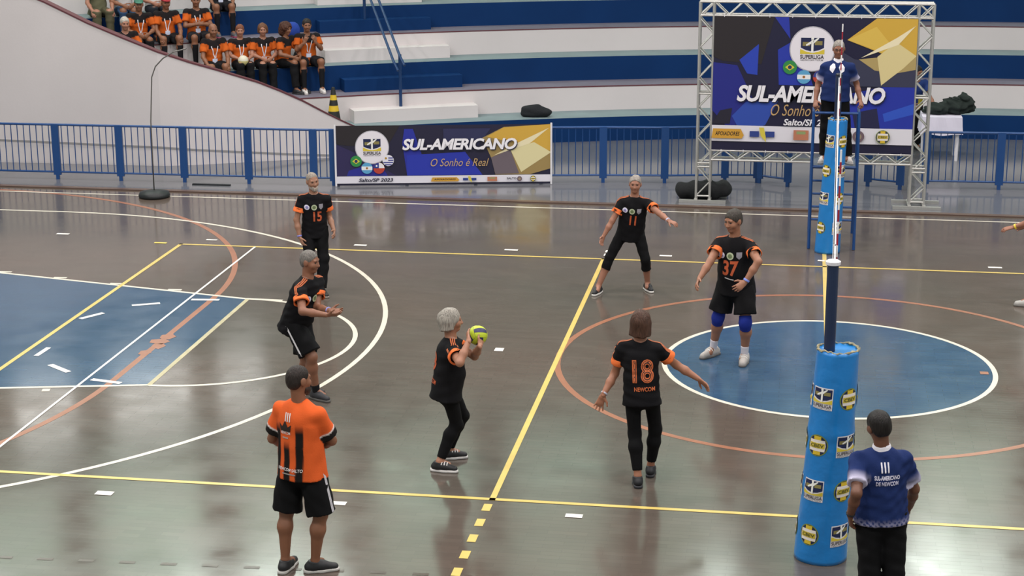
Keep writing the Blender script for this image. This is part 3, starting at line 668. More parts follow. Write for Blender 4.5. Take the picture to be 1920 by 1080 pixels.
def make_banner(root, W_, H_, U, Vv, n, art):
    """art: list of (part name, flat geometry in metres from the lower left corner, colour); later items lie on top"""
    U, Vv, n = map(V3, (U, Vv, n))
    for i, (nm, g, c) in enumerate(art):
        P_ = g[0][:, :1] * U + g[0][:, 1:] * Vv + n * (.004 + .0009 * i)
        obj(nm, mesh(P_, g[1]), PRINT(c), root)
def scaled(g, sx, sy=None): return g[0] * np.array([sx, sy or sx]), g[1]
def banner_art(W_, H_, big):
    A = []; q = lambda *uv: shp(*[(u * W_, (1 - v) * H_) for u, v in uv]); at = lambda g, u, v: moved(g, u * W_, (1 - v) * H_)
    put = lambda nm, g, c: A.append((nm, g, c))
    put('printed_shape', q((.0, .0), (.3, 0), (.24, .35), (.05, .33), (0, .3)), '241e22')
    if big:
        for poly, c in [(((0, .34), (.12, .36), (.2, .6), (.1, .86), (0, .7)), '1b2280'), (((.13, .32), (.225, .2), (.222, .43), (.17, .42)), '2440b0'), (((.3, .0), (.37, 0), (.38, .16), (.36, .12)), '2233a0'),
                        (((.32, .24), (.42, .15), (.5, .5), (.33, .5)), '2135a4'), (((.1, .74), (.17, .63), (.33, .62), (.27, .8), (.16, .9)), '2a4aa8'), (((.04, .7), (.1, .68), (.09, .8), (0, .8)), '1d1a2c'),
                        (((.55, .6), (1, .45), (1, .85), (.6, .85)), '1c2fa0'), (((.85, .7), (1, .62), (1, .7), (.86, .76)), '2a52c0'), (((.7, .7), (.82, .66), (.84, .82), (.72, .84)), '1c1d44'),
                        (((.52, .15), (.7, .3), (1, .35), (1, .5), (.7, .5), (.55, .35)), '34364e'), (((.66, .16), (.8, .0), (1, 0), (1, .3), (.84, .26)), 'd2a83e'), (((.66, .16), (.8, .06), (.88, .2), (.84, .25)), 'dcb850'),
                        (((.72, .3), (.84, .28), (1, .27), (1, .37), (.9, .40), (.8, .38)), 'b09a62'), (((.81, .28), (.9, .17), (1, .27), (.94, .36), (.835, .49)), 'dccb92'), (((.73, .29), (.9, .14), (.99, .05), (.91, .19)), 'efe2bc')]: put('printed_shape', q(*poly), c)
        cx, cy, r = .49, .23, .325
    else:
        for poly, c in [(((0, .3), (.12, .5), (.28, .84), (0, .84)), '2a2350'), (((.06, .75), (.2, .6), (.24, .84), (.05, .84)), '232a8e'), (((.32, .06), (.36, .06), (.4, .5), (.33, .84), (.31, .3)), '232d9a'), (((.33, .5), (.6, .45), (.68, .84), (.33, .84)), '2433a6'),
                        (((.5, .06), (.72, .06), (.66, .35), (.5, .4)), '2a2c52'), (((.68, .22), (.78, .04), (1, 0), (1, .74), (.9, .84), (.74, .84), (.72, .55)), '9c8450'), (((.7, .2), (.78, .05), (1, .0), (1, .45), (.82, .3)), 'd0a540'), (((.81, .42), (.92, .30), (1, .47), (.86, .8)), 'ddd2a0'), (((.73, .52), (.86, .28), (.99, .06), (.9, .32)), 'e8dcb4'),
                        (((.72, .55), (.81, .42), (.85, .82), (.74, .83)), '6b5f66')]: put('printed_shape', q(*poly), c)
        cx, cy, r = .17, .36, .262
    strip = q((0, .81), (1, .81), (1, .93), (0, .93)) if big else q((0, .845), (1, .845), (1, .965), (0, .965)); sv = .87 if big else .905; sh_ = (.12 if big else .115) * H_
    put('sponsor_strip', strip, 'e2dfe6')
    put('emblem_disc', at(disc(r * 1.05, 40), cx, cy), 'b9b6be'); put('emblem_disc', at(disc(r, 40), cx, cy), 'e9e4ea')
    for g, c in logo_square(None): put('emblem', moved(scaled(g, r * 1.16), cx * W_, (1 - cy) * H_), c)
    fr = .105 if big else .092
    for k, (kind, dx, dy) in enumerate([('br', -1.0, -.86), ('ar', -.34, -1.3), ('cl', .4, -1.3), ('uy', .98, -.82)]):
        for g, c in flag(kind): put('flag_badge', moved(scaled(g, 2 * fr), cx * W_ + dx * r, (1 - cy) * H_ + dy * r), c)
    tw, th, tu, tv = (.735, .125, .49, .565) if big else (.53, .19, .575, .315)
    T1 = text_fit('SUL-AMERICANO', tw * W_, th * H_, bold=.035, shear=.22, space=.94)
    put('lettering', at((T1[0] + np.array([.012, -.016]), T1[1]), tu, tv), '14142e'); put('lettering', at(T1, tu, tv), 'efecf0')
    sw, sh2, su, sv2 = (.36, .085, .475, .685) if big else (.27, .13, .575, .62)
    put('lettering', at(text_fit('O Sonho é Real', sw * W_, sh2 * H_, shear=.35, bold=-.004), su, sv2), 'c7a36c')
    if big: put('lettering', at(text_fit('Salto/SP 2023', .26 * W_, .05 * H_, bold=.025, shear=.2), .49, .775), 'efecf0')
    else: put('lettering', at(text_fit('Salto/SP 2023', .16 * W_, .06 * H_, bold=.03, shear=.25), .185, sv), '1c1c34')
    lg = [(.08, .16), (.255, .13), (.45, .075), (.66, .08), (.735, .045), (.855, .055)] if big else [(.505, .13), (.62, .065), (.725, .045), (.815, .045), (.852, .025), (.915, .03)]
    u, w = lg[0]; put('sponsor_logo', at(shp((-w * W_ / 2, -sh_ * .3), (w * W_ * .46, -sh_ * .3), (w * W_ * .52, -sh_ * .1), (w * W_ * .42, sh_ * .3), (-w * W_ * .45, sh_ * .3)), u, sv), 'cf9a34'); put('lettering', at(text_fit('APOIADORES', w * W_ * .78, sh_ * .26, bold=.02, shear=.2), u, sv), '2a2018')
    u, w = lg[1]; [put('sponsor_logo', at(moved(rect(w * W_ * .36, sh_ * .36), sx * w * W_ * .3, 0), u, sv), '2a3f86') for sx in (-1, 1)]; put('sponsor_logo', at(shp((-.12 * w * W_, sh_ * .42), (.06 * w * W_, sh_ * .42), (.14 * w * W_, -sh_ * .1), (.16 * w * W_, -sh_ * .5), (-.05 * w * W_, -sh_ * .1)), u, sv), 'd6c446')
    u, w = lg[2]; put('sponsor_logo', at(rect(w * W_, sh_ * .62), u, sv), 'bd7a5c'); put('sponsor_logo', at(moved(rect(w * W_ * .6, sh_ * .18), 0, sh_ * .14), u, sv), '8fa06a')
    u, w = lg[3]; put('lettering', at(text_fit('SALTO', w * W_, sh_ * .3, bold=.03), u, sv - .008), '2a2a30')
    u, w = lg[4]; put('sponsor_logo', at(disc(sh_ * .36, 18), u, sv), '6e5a62'); put('sponsor_logo', at(disc(sh_ * .2, 12), u, sv), '9a8a70')
    u, w = lg[5]
    for g, c in logo_round(): put('sponsor_logo', at(scaled(g, sh_ * .86), u, sv), c)
    return A

# ------------------------------------------------------------------ fences
def fence(label, pts, posts=True, group=None, nbar=9):
    o0 = V3(*pts[0], 0); root = empty('railing_fence', o0); tag(root, label, 'fence', group)
    L = lambda p, z: (p[0] - o0[0], p[1] - o0[1], z)
    bar = MB().tube([(0, 0, .12), (0, 0, .9)], .008, 6).mesh()
    for i, p in enumerate(pts):
        d = V3(*(np.array(pts[min(i + 1, len(pts) - 1)]) - np.array(pts[max(i - 1, 0)])), 0); d = unit(d); q = V3(-d[1], d[0], 0); c = V3(*L(p, 0)); b = MB()
        for hw, z0, z1, t in ((.062, .08, .93, .02), (.028, 0.004, .1, .018)):
            a = [c + d * sx * hw + q * sy * t + V3(0, 0, z) for z in (z0, z1) for sx, sy in ((-1, -1), (1, -1), (1, 1), (-1, 1))]
            b.add(a, [(0, 3, 2, 1), (4, 5, 6, 7), (0, 1, 5, 4), (1, 2, 6, 5), (2, 3, 7, 6), (3, 0, 4, 7)])
        b.build('post', FENCEB, root)
    for i in range(len(pts) - 1):
        a, c = np.array(pts[i]), np.array(pts[i + 1])
        MB().tube([L(a, .92), L(c, .92)], .02, 8).build('top_rail', FENCEB, root); MB().tube([L(a, .13), L(c, .13)], .017, 8).build('bottom_rail', FENCEB, root)
        n = max(2, round(np.linalg.norm(c - a) / .108))
        for k in range(1, n):
            p = a + (c - a) * k / n; obj('bar', bar, FENCEB, root, L(p, 0))
    return root
lf = [(-16.9 + 1.09 * k, 13.02 + .025 * k) for k in range(9)]
fence('long blue railing with vertical bars in front of the white ramp wall', lf + [(-7.86, 13.26)])
fence('blue railing behind the wide court side banner', [(-7.80, 13.30), (-6.7, 13.52), (-5.6, 13.74), (-4.55, 13.95), (-3.55, 14.12), (-2.55, 14.22), (-1.58, 14.42), (-1.06, 14.47)])
fence('small open gate panel of blue railing left of the referee stand', [(-1.02, 14.45), (-.56, 14.2)])
fence('small open gate panel of blue railing right of the referee stand', [(.72, 14.42), (1.22, 14.22)])
fence('blue railing at the far right behind the truss foot', [(1.62, 14.38), (2.78, 14.44), (3.9, 14.5), (5.0, 14.56), (6.1, 14.62), (7.2, 14.68)])

# ------------------------------------------------------------------ wide banner on the railing
bl = V3(-7.80, 13.18, 0); br_ = V3(-4.37, 13.86, 0); bU = unit(br_ - bl); bN = unit(np.cross(bU, V3(0, 0, 1))); bW = float(np.linalg.norm(br_ - bl))
broot = empty('banner', bl); tag(broot, 'wide dark blue and gold banner tied along the blue railing', 'banner')
nx, nz = 40, 10; vs = []; fs = []
for j in range(nz + 1):
    for i in range(nx + 1): vs.append(tuple(bU * bW * i / nx + V3(0, 0, .02 + .98 * j / nz)))
for j in range(nz):
    for i in range(nx): a = j * (nx + 1) + i; fs.append((a, a + 1, a + nx + 2, a + nx + 1))
nv = len(vs); vs += [tuple(V3(v) - bN * .006) for v in vs]; fs += [tuple(nv + i for i in reversed(f)) for f in fs]
obj('banner_sheet', mesh(vs, fs), mat('printed vinyl', '26243c', .35), broot)
rt_ = empty('print_root', (0, 0, 0)); bpy.data.objects.remove(rt_)
art = [(n_, (g[0] + np.array([0, .02]), g[1]), c) for n_, g, c in banner_art(bW, .98, False)]
make_banner(broot, bW, .98, bU, V3(0, 0, 1), bN, art)
for sx, nm in ((0, 'edge_pole'), (bW, 'edge_pole')): MB().tube([tuple(bU * sx + bN * .012 + V3(0, 0, .01)), tuple(bU * sx + bN * .012 + V3(0, 0, 1.02))], .016, 8).build(nm, mat('white plastic', 'e4e2e6', .4), broot)

# ------------------------------------------------------------------ truss with the large banner
tr = empty('truss_frame', (-.21, 12.95, 0)); tag(tr, 'aluminium truss frame standing behind the referee carrying the big banner', 'truss')
O = V3(-.21, 12.95, 0)
def tchord(a, b, r=.02, nm='chord'): MB().tube([tuple(V3(a) - O), tuple(V3(b) - O)], r, 8).build(nm, ALU, tr)
def zig(a, b, w, n, flip=0, r=.011):
    a = V3(a); b = V3(b); w = V3(w)
    for i in range(n):
        p = a + (b - a) * i / n; q = a + (b - a) * (i + 1) / n; e0, e1 = ((0, 1) if (i + flip) % 2 == 0 else (1, 0)); tchord(p + w * e0, q + w * e1, r, 'brace')
Y0, Y1 = 12.85, 13.07
for x0, x1 in ((-1.955, -1.745), (1.295, 1.515)):
    for x in (x0, x1):
        for y in (Y0, Y1): tchord((x, y, .05), (x, y, 3.10))
    zig((x0, Y0, .1), (x0, Y0, 3.08), (x1 - x0, 0, 0), 13); zig((x0, Y1, .1), (x0, Y1, 3.08), (x1 - x0, 0, 0), 13)
    zig((x0, Y0, .1), (x0, Y0, 3.08), (0, Y1 - Y0, 0), 13); zig((x1, Y0, .1), (x1, Y0, 3.08), (0, Y1 - Y0, 0), 13, 1)
    for z in (.62, .56, 1.70, .1): tchord((x0, Y0, z), (x1, Y0, z), .016, 'cross_bar'); tchord((x0, Y1, z), (x1, Y1, z), .016, 'cross_bar')
    xm = (x0 + x1) / 2
    for y in (12.76, 13.22): MB().box(tuple(V3(xm - .36, y - .03, .005) - O), tuple(V3(xm + .36, y + .03, .05) - O)).build('foot_bar', ALU, tr)
    for x in (x0, x1): MB().box(tuple(V3(x - .025, 12.74, .035) - O), tuple(V3(x + .025, 13.24, .06) - O)).build('foot_bar', ALU, tr)
for z0, z1, xa, xb, n in ((2.895, 3.10, -1.955, 1.515, 16), (.675, .825, -1.745, 1.295, 15)):
    for z in (z0, z1):
        for y in (Y0, Y1): tchord((xa, y, z), (xb, y, z), .018)
    zig((xa, Y0, z0), (xb, Y0, z0), (0, 0, z1 - z0), n); zig((xa, Y1, z0), (xb, Y1, z0), (0, 0, z1 - z0), n)
bb = empty('banner', (-1.735, 12.835, .835)); tag(bb, 'large square event banner hung inside the aluminium truss frame', 'banner')
MB().box((0, 0, 0), (3.02, .008, 2.05)).build('banner_sheet', mat('printed vinyl dark', '201e3a', .35), bb)
make_banner(bb, 3.02, 2.05, V3(1, 0, 0), V3(0, 0, 1), V3(0, -1, 0), banner_art(3.02, 2.05, True))
for k in range(9):
    for z in (2.05, 0): MB().tube([(.15 + .34 * k, -.002, z - .01 if z else .01), (.15 + .34 * k, .0, z + .05 if z else -.03)], .006, 5).build('tie', mat('white plastic', 'e4e2e6', .4), bb)

def soft_lump(name, label, cat, base, prims, col, seed=3, amp=.018, sc=14, h=.02, extra=None):
    vv, ff = sdf_mesh(prims, h, [(V3(0, 0, .002), V3(0, 0, -1))], wrinkle(amp, sc, seed)); o = obj(name, np_mesh(vv, ff), mat('dark fabric ' + col, col, .9, bump=.3, bscale=40), None, base); tag(o, label, cat); return o
I3 = np.eye(3)
soft_lump('fabric_pile', 'heap of black fabric around the left foot of the truss', 'fabric', (-1.86, 13.12, .005), [ell((0, 0, .13), I3, (.3, .2, .17), .08), ell((-.28, .0, .12), I3, (.16, .14, .13), .08), ell((.25, .05, .14), I3, (.22, .15, .14), .08)], '101214')
soft_lump('duffel_bag', 'black bag on the first step above the wide banner', 'bag', (-5.21, 17.78, .45), [cone((-.19, 0, .09), (.19, 0, .09), .1, .1, .05), ell((0, 0, .15), I3, (.22, .1, .08), .05)], '14171c', 5)

# ------------------------------------------------------------------ table behind the fence
tb = empty('table', (2.02, 17.1, 0)); tag(tb, 'white plastic table with a white cloth behind the right railing', 'table')
MB().box((-.33, -.33, .74), (.33, .33, .77)).build('table_top', mat('white plastic', 'e4e2e6', .4), tb)
lgm = MB().tube([(0, 0, 0), (0, 0, .74)], [.028, .04], 8).mesh()
for sx in (-1, 1):
    for sy in (-1, 1): obj('leg', lgm, mat('white plastic', 'e4e2e6', .4), tb, (.27 * sx, .27 * sy, .005))
vs = []; fs = []; ring = []
for z, gr in ((.775, .335), (.60, .35), (.47, .365)):
    for k in range(48):
        a = 2 * math.pi * k / 48; c, s_ = math.cos(a), math.sin(a); mx = max(abs(c), abs(s_)); w = .008 * math.sin(9 * a) * (0 if z > .7 else 1); vs.append(((gr + w) * c / mx, (gr + w) * s_ / mx, z + (.015 * math.sin(5 * a) if z < .5 else 0)))
for j in range(2):
    for k in range(48): fs.append((j * 48 + k, (j + 1) * 48 + k, (j + 1) * 48 + (k + 1) % 48, j * 48 + (k + 1) % 48))
fs.append(tuple(range(48)))
tc_ = obj('tablecloth', mesh(vs, fs), mat('white tablecloth', 'd8d4e2', .85), None, (2.02, 17.1, 0)); tag(tc_, 'short white cloth draped over the small table by the truss', 'tablecloth')
soft_lump('backpack', 'dark pile of bags and clothes on the white cloth table', 'bag', (2.12, 17.1, .79), [ell((-.2, 0, .06), I3, (.2, .16, .1), .08), ell((.1, .05, .12), I3, (.2, .18, .14), .08), ell((.28, .08, .14), I3, (.17, .17, .17), .06)], '14201c', 8, .03, 18)

# ------------------------------------------------------------------ handrail on the aisle, cone, curved pole, small things
hr = empty('stair_handrail', (-7.62, 17.17, .675)); tag(hr, 'blue tubular handrail climbing the grandstand aisle', 'handrail'); O2 = V3(-7.62, 17.17, .675)
def hpt(x, m, h):
    y = gpt(m, x)[1]; return tuple(V3(x, y, GH * (m + 1) + h) - O2)
MB().tube([(0, .08, -.0), (0, .08, .95)], .03, 10).build('post', mat('navy handrail paint', '143662', .4), hr)
pth = [V3(-7.63, 17.25, 1.62)]
dirn = V3(-9.35, 20.65, 3.75) - V3(-7.6, 17.17, 1.6)
for off in (0, -.24):
    a = V3(-7.6 + (.0 if off == 0 else -.12), 17.17, 1.60 + off * .4); b = a + dirn
    MB().tube([tuple(a + V3(.12, -.18, -.14) - O2), tuple(a - O2), tuple(b - O2)], .024, 10).build('rail', mat('navy handrail paint', '143662', .4), hr)
MB().tube([tuple(V3(-8.75, 19.25, 2.026) - O2), tuple(V3(-8.75, 19.25, 2.95) - O2)], .03, 10).build('post', mat('navy handrail paint', '143662', .4), hr)
cn = empty('traffic_cone', (-8.62, 16.25, .45)); tag(cn, 'black traffic cone with yellow bands at the foot of the aisle', 'cone')
CB = mat('black cone rubber', '20221f', .6); CY = mat('yellow cone band', 'd8b62a', .5)
MB().box((-.19, -.19, 0), (.19, .19, .03)).build('base', CB, cn)
rz = lambda z: .135 - .105 * (z - .03) / .67
for z0, z1, m_ in ((.03, .28, CB), (.28, .38, CY), (.38, .48, CB), (.48, .57, CY), (.57, .7, CB)):
    MB().lathe([(rz(z0), z0), (rz(z1), z1)] + ([(.012, .71), (0, .71)] if z1 > .69 else []), 24).build('body' if m_ is CB else 'band', m_, cn, smooth=False)
fp = empty('curved_pole', (-10.46, 12.0, 0)); tag(fp, 'thin curved metal pole on a round black base by the left railing', 'pole')
MB().lathe([(0, 0.002), (.24, .002), (.25, .03), (.23, .08), (.1, .11), (.03, .12), (0, .12)], 28).build('base', mat('black rubber', '15181a', .5), fp, smooth=True)
MB().tube([(0, 0, .1), (0, .02, 1.2), (.05, .03, 1.9), (.12, .03, 2.07), (.25, .03, 2.2), (.42, .03, 2.3), (.64, .03, 2.36)], .010, 8).build('pole', mat('grey steel rod', '75726e', .4, metal=.6), fp, smooth=True)
tag(MB().box((-.32, -.03, 0), (.32, .03, .02)).build('floor_bar', mat('black bar', '1a1d22', .5), None, (-9.85, 13.0, .005)), 'short black bar lying on the walkway by the left railing', 'bar')
cb = empty('cool_box', (-.62, 22.85, 1.8)); tag(cb, 'pale blue box on the stand behind the top of the truss', 'box')
MB().box((-.28, -.2, 0), (.28, .2, .3)).build('body', mat('pale blue plastic', 'b8cfe8', .5), cb); MB().box((-.3, -.22, .3), (.3, .22, .36)).build('lid', mat('white plastic', 'e4e2e6', .4), cb)
soft_lump('black_case', 'dark case on the stand right of the pale blue box', 'case', (.36, 22.9, 1.8), [cone((-.45, 0, .16), (.55, 0, .16), .16, .16, .05)], '1c1a17', 9, .004)
for x in (-1.15, 1.42): struct(MB().box((x - .08, 23.0, 1.8), (x + .08, 23.16, 4.2)).build('trim_2' if x < 0 else 'trim_3', WALLW), 'slim grey post rising from the stand behind the truss')

# ------------------------------------------------------------------ net, posts, pads
def post(label, x, y, h, capm='white plastic', rc=.06):
    r_ = empty('net_post', (x, y, 0)); tag(r_, label, 'post')
    MB().lathe([(0, .003), (.045, .003), (.045, h - .02), (.0, h - .02)], 20).build('pole', mat('navy post paint', '1e2d4a', .3), r_, smooth=False)
    MB().lathe([(0, h - .025), (rc - .002, h - .025), (rc, h), (rc * .7, h + .01), (0, h + .01)], 20).build('cap', mat(capm, '1c2230' if capm != 'white plastic' else 'e4e2e6', .4), r_); return r_
post('dark blue net post rising out of the near padding', -.10, -.84, 2.50); post('dark net post inside the far padding by the referee', .10, 9.86, 2.46, 'dark post cap', .048)
PADB = mat('blue vinyl wrap', '1f7cc4', .28, bump=.35, bscale=9, noise=.05, nscale=3)
def pad(label, base, top, r0, r1, rows, cols, seed, sz):
    base = V3(base); top = V3(top); rs = np.random.RandomState(seed); n, mz = 48, 60; vs = []; fs = []; ax = top - base
    def rad(a, t): return (r0 + (r1 - r0) * t) * (1 + .012 * math.sin(3 * a + 9 * t) + .008 * math.sin(5 * a - 23 * t) + .02 * (math.exp(-((t - .36) / .018) ** 2) + math.exp(-((t - .62) / .02) ** 2) - .7 * math.exp(-((t - .58) / .015) ** 2)) * (1 + .6 * math.sin(4 * a + 1)) + .006 * math.sin(13 * a + 30 * t) * math.exp(-((t - .6) / .06) ** 2))
    def pt(a, t, off=0.): c = ax * t; r = rad(a, t) + off; return V3(c[0] + r * math.sin(a), c[1] - r * math.cos(a), c[2])
    for j in range(mz + 1):
        for k in range(n): vs.append(tuple(pt(2 * math.pi * k / n, j / mz)))
    for j in range(mz):
        for k in range(n): fs.append((j * n + k, j * n + (k + 1) % n, (j + 1) * n + (k + 1) % n, (j + 1) * n + k))
    for k in range(n): vs.append(tuple(ax + V3(.8 * r1 * math.sin(2 * math.pi * k / n), -.8 * r1 * math.cos(2 * math.pi * k / n), -.012)))
    for k in range(n): fs.append((mz * n + k, mz * n + (k + 1) % n, (mz + 1) * n + (k + 1) % n, (mz + 1) * n + k))
    fs.append(tuple((mz + 1) * n + k for k in range(n)))
    fs.append(tuple(range(n - 1, -1, -1)))
    root = empty('post_pad', base); tag(root, label, 'padding'); obj('wrap', mesh(vs, fs), PADB, root, smooth=True)
    MB().tube([tuple(pt(2 * math.pi * k / 48, 1.0, rs.uniform(-.012, .004)) + V3(0, 0, rs.uniform(-.008, .012))) for k in range(49)], [rs.uniform(.005, .012) for k in range(49)], 6).build('rim', mat('crumpled yellow rim', '9c9272', .6, noise=.6, nscale=25), root)
    H_ = float(np.linalg.norm(ax))
    for i, z in enumerate(rows):
        for j, a0 in enumerate(cols):
            lg = logo_square() if (i + j) % 2 == 0 else logo_round()
            for q, (g, c) in enumerate(lg):
                v, f = subdivide2(scaled(g, sz), .03); P_ = [tuple(pt(a0 + x / (r0 + (r1 - r0) * z / H_), (z + y) / H_, .003 + .0012 * q)) for x, y in v]; obj('logo_print', mesh(P_, f), PRINT(c), root)
    return root
R_ = math.radians
pad('big blue padded wrap with logos around the near net post', (-.10, -.80, .003), (-.03, -.80, 1.78), .215, .165, (1.40, 1.01, .63, .25), [R_(a) for a in (-34, 42, 114, 186, 258)], 1, .18)
pad('slimmer blue padded wrap with logos around the far net post', (.04, 9.84, .003), (.11, 9.84, 1.86), .175, .13, (1.56, 1.15, .77, .36), [R_(a) for a in (-48, 42, 135, 222)], 2, .17)
A_, B_ = V3(-.085, -.76, 0), V3(.10, 9.78, 0); net = empty('net', (0, 4.5, 1.4)); tag(net, 'volleyball net seen edge on between the two padded posts', 'net'); O3 = V3(0, 4.5, 1.4)
nd = unit(B_ - A_); lp = lambda y, z: A_ + (B_ - A_) * ((y - A_[1]) / (B_[1] - A_[1])) + V3(0, 0, z) - O3
NB = mat('black net cord', '17171a', .8); NW = mat('white net tape', 'e6e4e4', .6); NR = mat('red antenna paint', '9c2030', .4)
def band(y0, y1, z0, z1, m_, nm, t=.006):
    b = MB(); q = V3(nd[1], -nd[0], 0) * t
    a = [lp(y, z) + q * s_ for y, z in ((y0, z0), (y1, z0), (y1, z1), (y0, z1)) for s_ in (-1, 1)]; b.add(a, [(0, 2, 4, 6), (1, 7, 5, 3), (0, 1, 3, 2), (2, 3, 5, 4), (4, 5, 7, 6), (6, 7, 1, 0)]); return b.build(nm, m_, net)
band(-.3, 9.3, 2.36, 2.43, NW, 'top_band'); band(-.3, 9.3, 1.43, 1.48, NW, 'bottom_band'); band(-.02, .03, 1.43, 2.43, NW, 'side_band', .01); band(8.97, 9.02, 1.43, 2.43, NW, 'side_band', .01)
cords = MB()
for k in range(97): y = -.3 + .1 * k; cords.tube([tuple(lp(y, 1.45)), tuple(lp(y, 2.4))], .0018, 3, False)
for k in range(10): cords.tube([tuple(lp(-.3, 1.5 + .095 * k)), tuple(lp(9.3, 1.5 + .095 * k))], .0018, 3, False)
co_ = cords.build('net_mesh', NB, net); co_['kind'] = 'stuff'
for z, in ((2.42,), (1.45,)):
    MB().tube([tuple(lp(-.76, z)), tuple(lp(-.3, z))], .006, 6).build('rope', NW, net); MB().tube([tuple(lp(9.3, z)), tuple(lp(9.78, z))], .006, 6).build('rope', NW, net)
for y in (.0, 9.0):
    an = MB().tube([tuple(lp(y, 1.43) + V3(.015, 0, 0)), tuple(lp(y, 1.45) + V3(.015, 0, 0))], .006, 8).build('antenna', NW, net)
    for k in range(18): MB().tube([tuple(lp(y, 1.43 + .1 * k) + V3(.015, 0, 0)), tuple(lp(y, 1.53 + .1 * k) + V3(.015, 0, 0))], .008, 8).build('antenna_segment', NW if k % 2 else NR, an)

# ------------------------------------------------------------------ referee stand
rs_ = empty('referee_stand', (.09, 10.3, 0)); tag(rs_, 'blue tubular referee stand with ladder rungs behind the far post', 'referee stand'); O4 = V3(.09, 10.3, 0)
def rtube(a, b, r=.02, nm='rail'): MB().tube([tuple(V3(a) - O4), tuple(V3(b) - O4)], r, 8).build(nm, FENCEB, rs_)
for x in (-.215, .40):
    rtube((x, 9.98, .004), (x, 10.16, 1.9), .021, 'upright'); rtube((x, 11.02, .004), (x, 10.72, 1.16), .021, 'upright'); rtube((x, 10.16, 1.88), (x, 10.6, 1.88), .018); rtube((x, 10.6, 1.88), (x, 10.72, 1.14), .018); rtube((x, 10.09, 1.14), (x, 10.72, 1.14), .02)
rtube((-.215, 10.16, 1.88), (.40, 10.16, 1.88), .018, 'front_rail'); rtube((-.215, 10.09, 1.14), (.40, 10.09, 1.14), .018, 'front_rail')
for k in range(5): z = .2 + .2 * k; y = 11.02 - .3 * z / 1.16; rtube((-.215, y, z), (.40, y, z), .016, 'rung')
MB().box(tuple(V3(-.215, 10.1, 1.12) - O4), tuple(V3(.40, 10.72, 1.145) - O4)).build('platform', mat('grey platform board', '5d6670', .6), rs_)

# ------------------------------------------------------------------ people on the court (joint positions in metres)
POSES = {}
POSES['p15'] = {'pel': (-6.392, 6.75, 0.83), 'neck': (-6.383, 6.72, 1.28), 'SL': (-6.239, 6.767, 1.204), 'SR': (-6.528, 6.673, 1.204), 'HR': (-6.47, 6.725, 0.83), 'AR': (-6.436, 6.541, 0.09), 'KR': (-6.432, 6.599, 0.465), 'HL': (-6.315, 6.775, 0.83), 'AL': (-6.276, 6.565, 0.09), 'KL': (-6.271, 6.67, 0.457), 'ER': (-6.593, 6.637, 0.953), 'WR': (-6.547, 6.597, 0.735), 'FR': (-6.481, 6.581, 0.597), 'EL': (-6.232, 6.866, 0.961), 'WL': (-6.138, 6.728, 0.809), 'FL': (-6.101, 6.602, 0.73), 'top': (-6.39, 6.678, 1.548), 'H': 1.58, 'fa': -72, 'hfa': -55}
POSES['bent'] = {'pel': (-5.466, 2.62, 0.83), 'neck': (-5.306, 2.568, 1.292), 'SL': (-5.255, 2.725, 1.208), 'SR': (-5.357, 2.411, 1.208), 'HR': (-5.493, 2.536, 0.83), 'AR': (-5.256, 2.532, 0.09), 'KR': (-5.264, 2.432, 0.49), 'HL': (-5.439, 2.704, 0.83), 'AL': (-5.374, 2.714, 0.09), 'KL': (-5.357, 2.524, 0.456), 'ER': (-5.278, 2.195, 1.04), 'WR': (-5.042, 2.247, 0.998), 'FR': (-4.88, 2.29, 1.001), 'EL': (-5.227, 2.553, 0.983), 'WL': (-5.048, 2.387, 1.007), 'FL': (-4.886, 2.344, 1.003), 'top': (-5.277, 2.559, 1.585), 'H': 1.72, 'fa': -18, 'hfa': -12}
POSES['coach'] = {'pel': (-4.209, -1.68, 0.92), 'neck': (-4.214, -1.678, 1.414), 'SL': (-4.372, -1.627, 1.33), 'SR': (-4.056, -1.73, 1.33), 'HL': (-4.294, -1.653, 0.92), 'AL': (-4.357, -1.744, 0.09), 'KL': (-4.347, -1.683, 0.5), 'HR': (-4.125, -1.707, 0.92), 'AR': (-4.114, -1.729, 0.09), 'KR': (-4.055, -1.722, 0.501), 'ER': (-3.978, -1.611, 1.081), 'WR': (-4.139, -1.464, 0.966), 'FR': (-4.276, -1.368, 0.984), 'EL': (-4.472, -1.588, 1.065), 'WL': (-4.407, -1.386, 0.937), 'FL': (-4.363, -1.224, 0.928), 'top': (-4.219, -1.655, 1.71), 'H': 1.73, 'fa': 72, 'hfa': 50}
POSES['ball'] = {'pel': (-3.519, 0.78, 0.8), 'neck': (-3.473, 0.792, 1.255), 'SL': (-3.513, 0.941, 1.177), 'SR': (-3.433, 0.644, 1.177), 'HR': (-3.498, 0.701, 0.8), 'AR': (-3.574, 0.657, 0.09), 'KR': (-3.432, 0.787, 0.422), 'HL': (-3.54, 0.859, 0.8), 'AL': (-3.55, 0.995, 0.09), 'KL': (-3.409, 0.97, 0.446), 'ER': (-3.324, 0.405, 1.139), 'WR': (-3.266, 0.546, 1.309), 'FR': (-3.305, 0.682, 1.374), 'EL': (-3.286, 0.939, 1.039), 'WL': (-3.208, 0.787, 1.19), 'FL': (-3.219, 0.935, 1.238), 'top': (-3.473, 0.792, 1.529), 'H': 1.6, 'fa': 15, 'hfa': 15}
